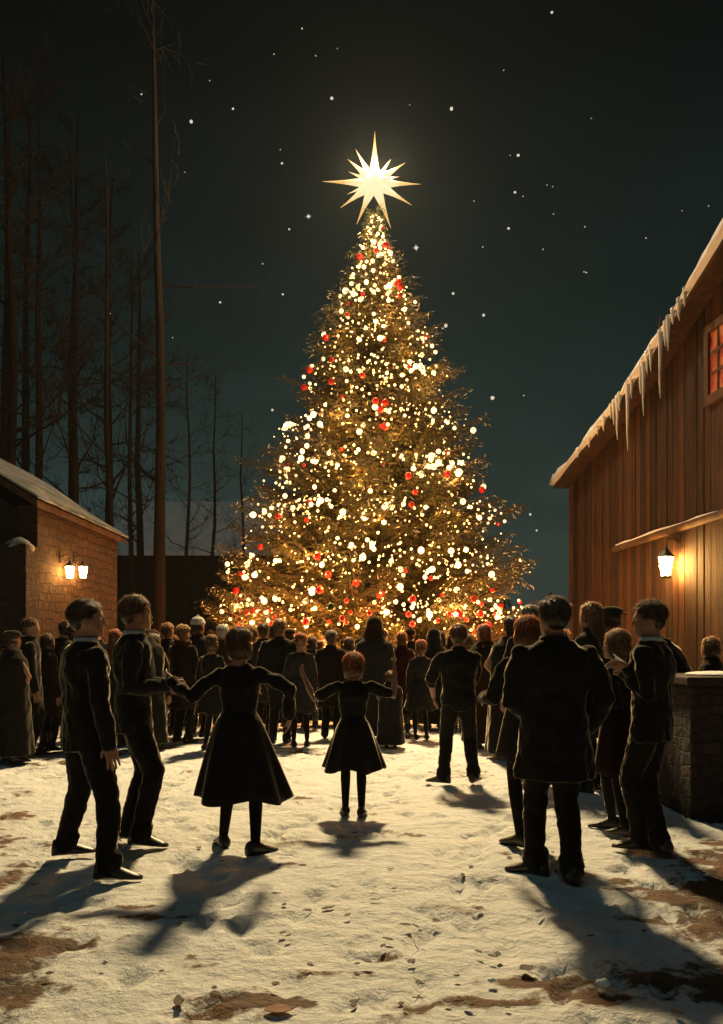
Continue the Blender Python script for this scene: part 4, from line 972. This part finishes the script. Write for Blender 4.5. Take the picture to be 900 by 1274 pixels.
cm = N(nt, 'ShaderNodeMix', data_type='RGBA', blend_type='MULTIPLY'); cm.inputs[0].default_value = 1; nt.links.new(glow, cm.inputs[6]); nt.links.new(ramp(nt, cn, [(.34, (.45,.45,.45)), (.66, (1.0,1.0,1.0))]), cm.inputs[7]); glow = cm.outputs[2]
ad_ = N(nt, 'ShaderNodeMix', data_type='RGBA', blend_type='ADD'); ad_.inputs[0].default_value = 1
nt.links.new(mx.outputs[2], ad_.inputs[6]); nt.links.new(glow, ad_.inputs[7])
nt.links.new(ad_.outputs[2], bg.inputs[0]); bg.inputs[1].default_value = .15
def plight(name, loc, power, col, r):
    l = bpy.data.lights.new(name, 'POINT'); l.energy = power; l.color = col; l.shadow_soft_size = r
    o = bpy.data.objects.new(name, l); link(o); o.location = loc; return o
for dx, dy, dz in ((-.33,-.17,.50), (.31,-.17,.48), (.3,.2,.5)):       # lamps set in the notches of the star
    plight('star_lamp', SP+Vector((dx,dy,dz)), 950, (1,.78,.48), .16)
for dx, dz in ((-.32,.30), (.32,.28)):                               # two added spots, cones shaped to light the yard and miss the tree
    l = bpy.data.lights.new('added_spot', 'SPOT'); l.energy = 10600; l.color = (1,.75,.37); l.shadow_soft_size = .42; l.spot_size = R(66); l.spot_blend = .9
    o = bpy.data.objects.new('added_spot', l); link(o); o.location = SP+Vector((dx,-.24,dz)); o.rotation_euler = (Vector((.25,8.2,0))-o.location).to_track_quat('-Z','Y').to_euler()
ml = bpy.data.lights.new('added_fill', 'SUN'); ml.energy = .11; ml.angle = R(35); ml.color = (.46,.86,.95); mo = bpy.data.objects.new('added_fill', ml); link(mo); mo.rotation_euler = (R(28), R(-14), 0)  # soft bluish fill added to lift the shadows; its source is unseen
NL = 130
for k in range(NL):                                   # lamps among the branch tips
    zz = 1.1+10.2*(k/NL)**1.5; q = prof(zz)*rt.uniform(.74,1.02); a = -math.pi/2+math.asin(rt.uniform(-1,1)) if k % 6 else rt.uniform(.1,3)
    plight('branch_lamp', (TX+math.cos(a)*q, TY+math.sin(a)*q, zz+rt.uniform(-.1,.1)), 22*min(1,.08+q/2.2), rt.choice(((1,.55,.17), (1,.46,.11), (1,.34,.07))), .045)
for k in range(26):                                   # the warm band low on the tree
    a = -math.pi*(k+.5)/26; plight('branch_lamp', (TX+math.cos(a)*3.3, TY+math.sin(a)*3.3, rt.uniform(1.2,2.4)), 34, rt.choice(((1,.32,.06), (1,.44,.11), (1,.13,.03))), .045)

hz = G(); hz.box((-95,-12,-1.0), (95,125,30)); ho = hz.build('haze', M['paper']); tag(ho, 'thin night mist hanging in the yard', 'haze', None, 'stuff')
m = bpy.data.materials.new('haze'); m.use_nodes = True; nt = m.node_tree; nt.nodes.clear(); pv = N(nt, 'ShaderNodeVolumePrincipled'); oo = N(nt, 'ShaderNodeOutputMaterial')
pv.inputs['Density'].default_value = .00040; pv.inputs['Color'].default_value = (.85,.9,.9,1); nt.links.new(pv.outputs[0], oo.inputs['Volume']); ho.data.materials.clear(); ho.data.materials.append(m)

# ------------------------------------------------------------------ camera, render
c = bpy.data.cameras.new('Camera'); co = bpy.data.objects.new('Camera', c); link(co); SC.camera = co
co.location = (0,0,CH); co.rotation_euler = (R(90),0,0); c.sensor_fit = 'HORIZONTAL'; c.sensor_width = 36; c.lens = 36*F/900; c.shift_y = (HZ-637)/900; c.clip_end = 2000; c.clip_start = .1
SC.render.resolution_x = 723; SC.render.resolution_y = 1024
SC.view_settings.view_transform = 'Standard'; SC.view_settings.look = 'None'; SC.view_settings.exposure = 0; SC.view_settings.gamma = 1; SC.view_settings.use_curve_mapping = False
SC.render.engine = 'CYCLES'; cy = SC.cycles
cy.use_denoising = True; cy.max_bounces = 5; cy.diffuse_bounces = 2; cy.glossy_bounces = 2; cy.transmission_bounces = 4; cy.volume_bounces = 0; cy.sample_clamp_indirect = 3; cy.use_light_tree = True; cy.caustics_reflective = False; cy.caustics_refractive = False
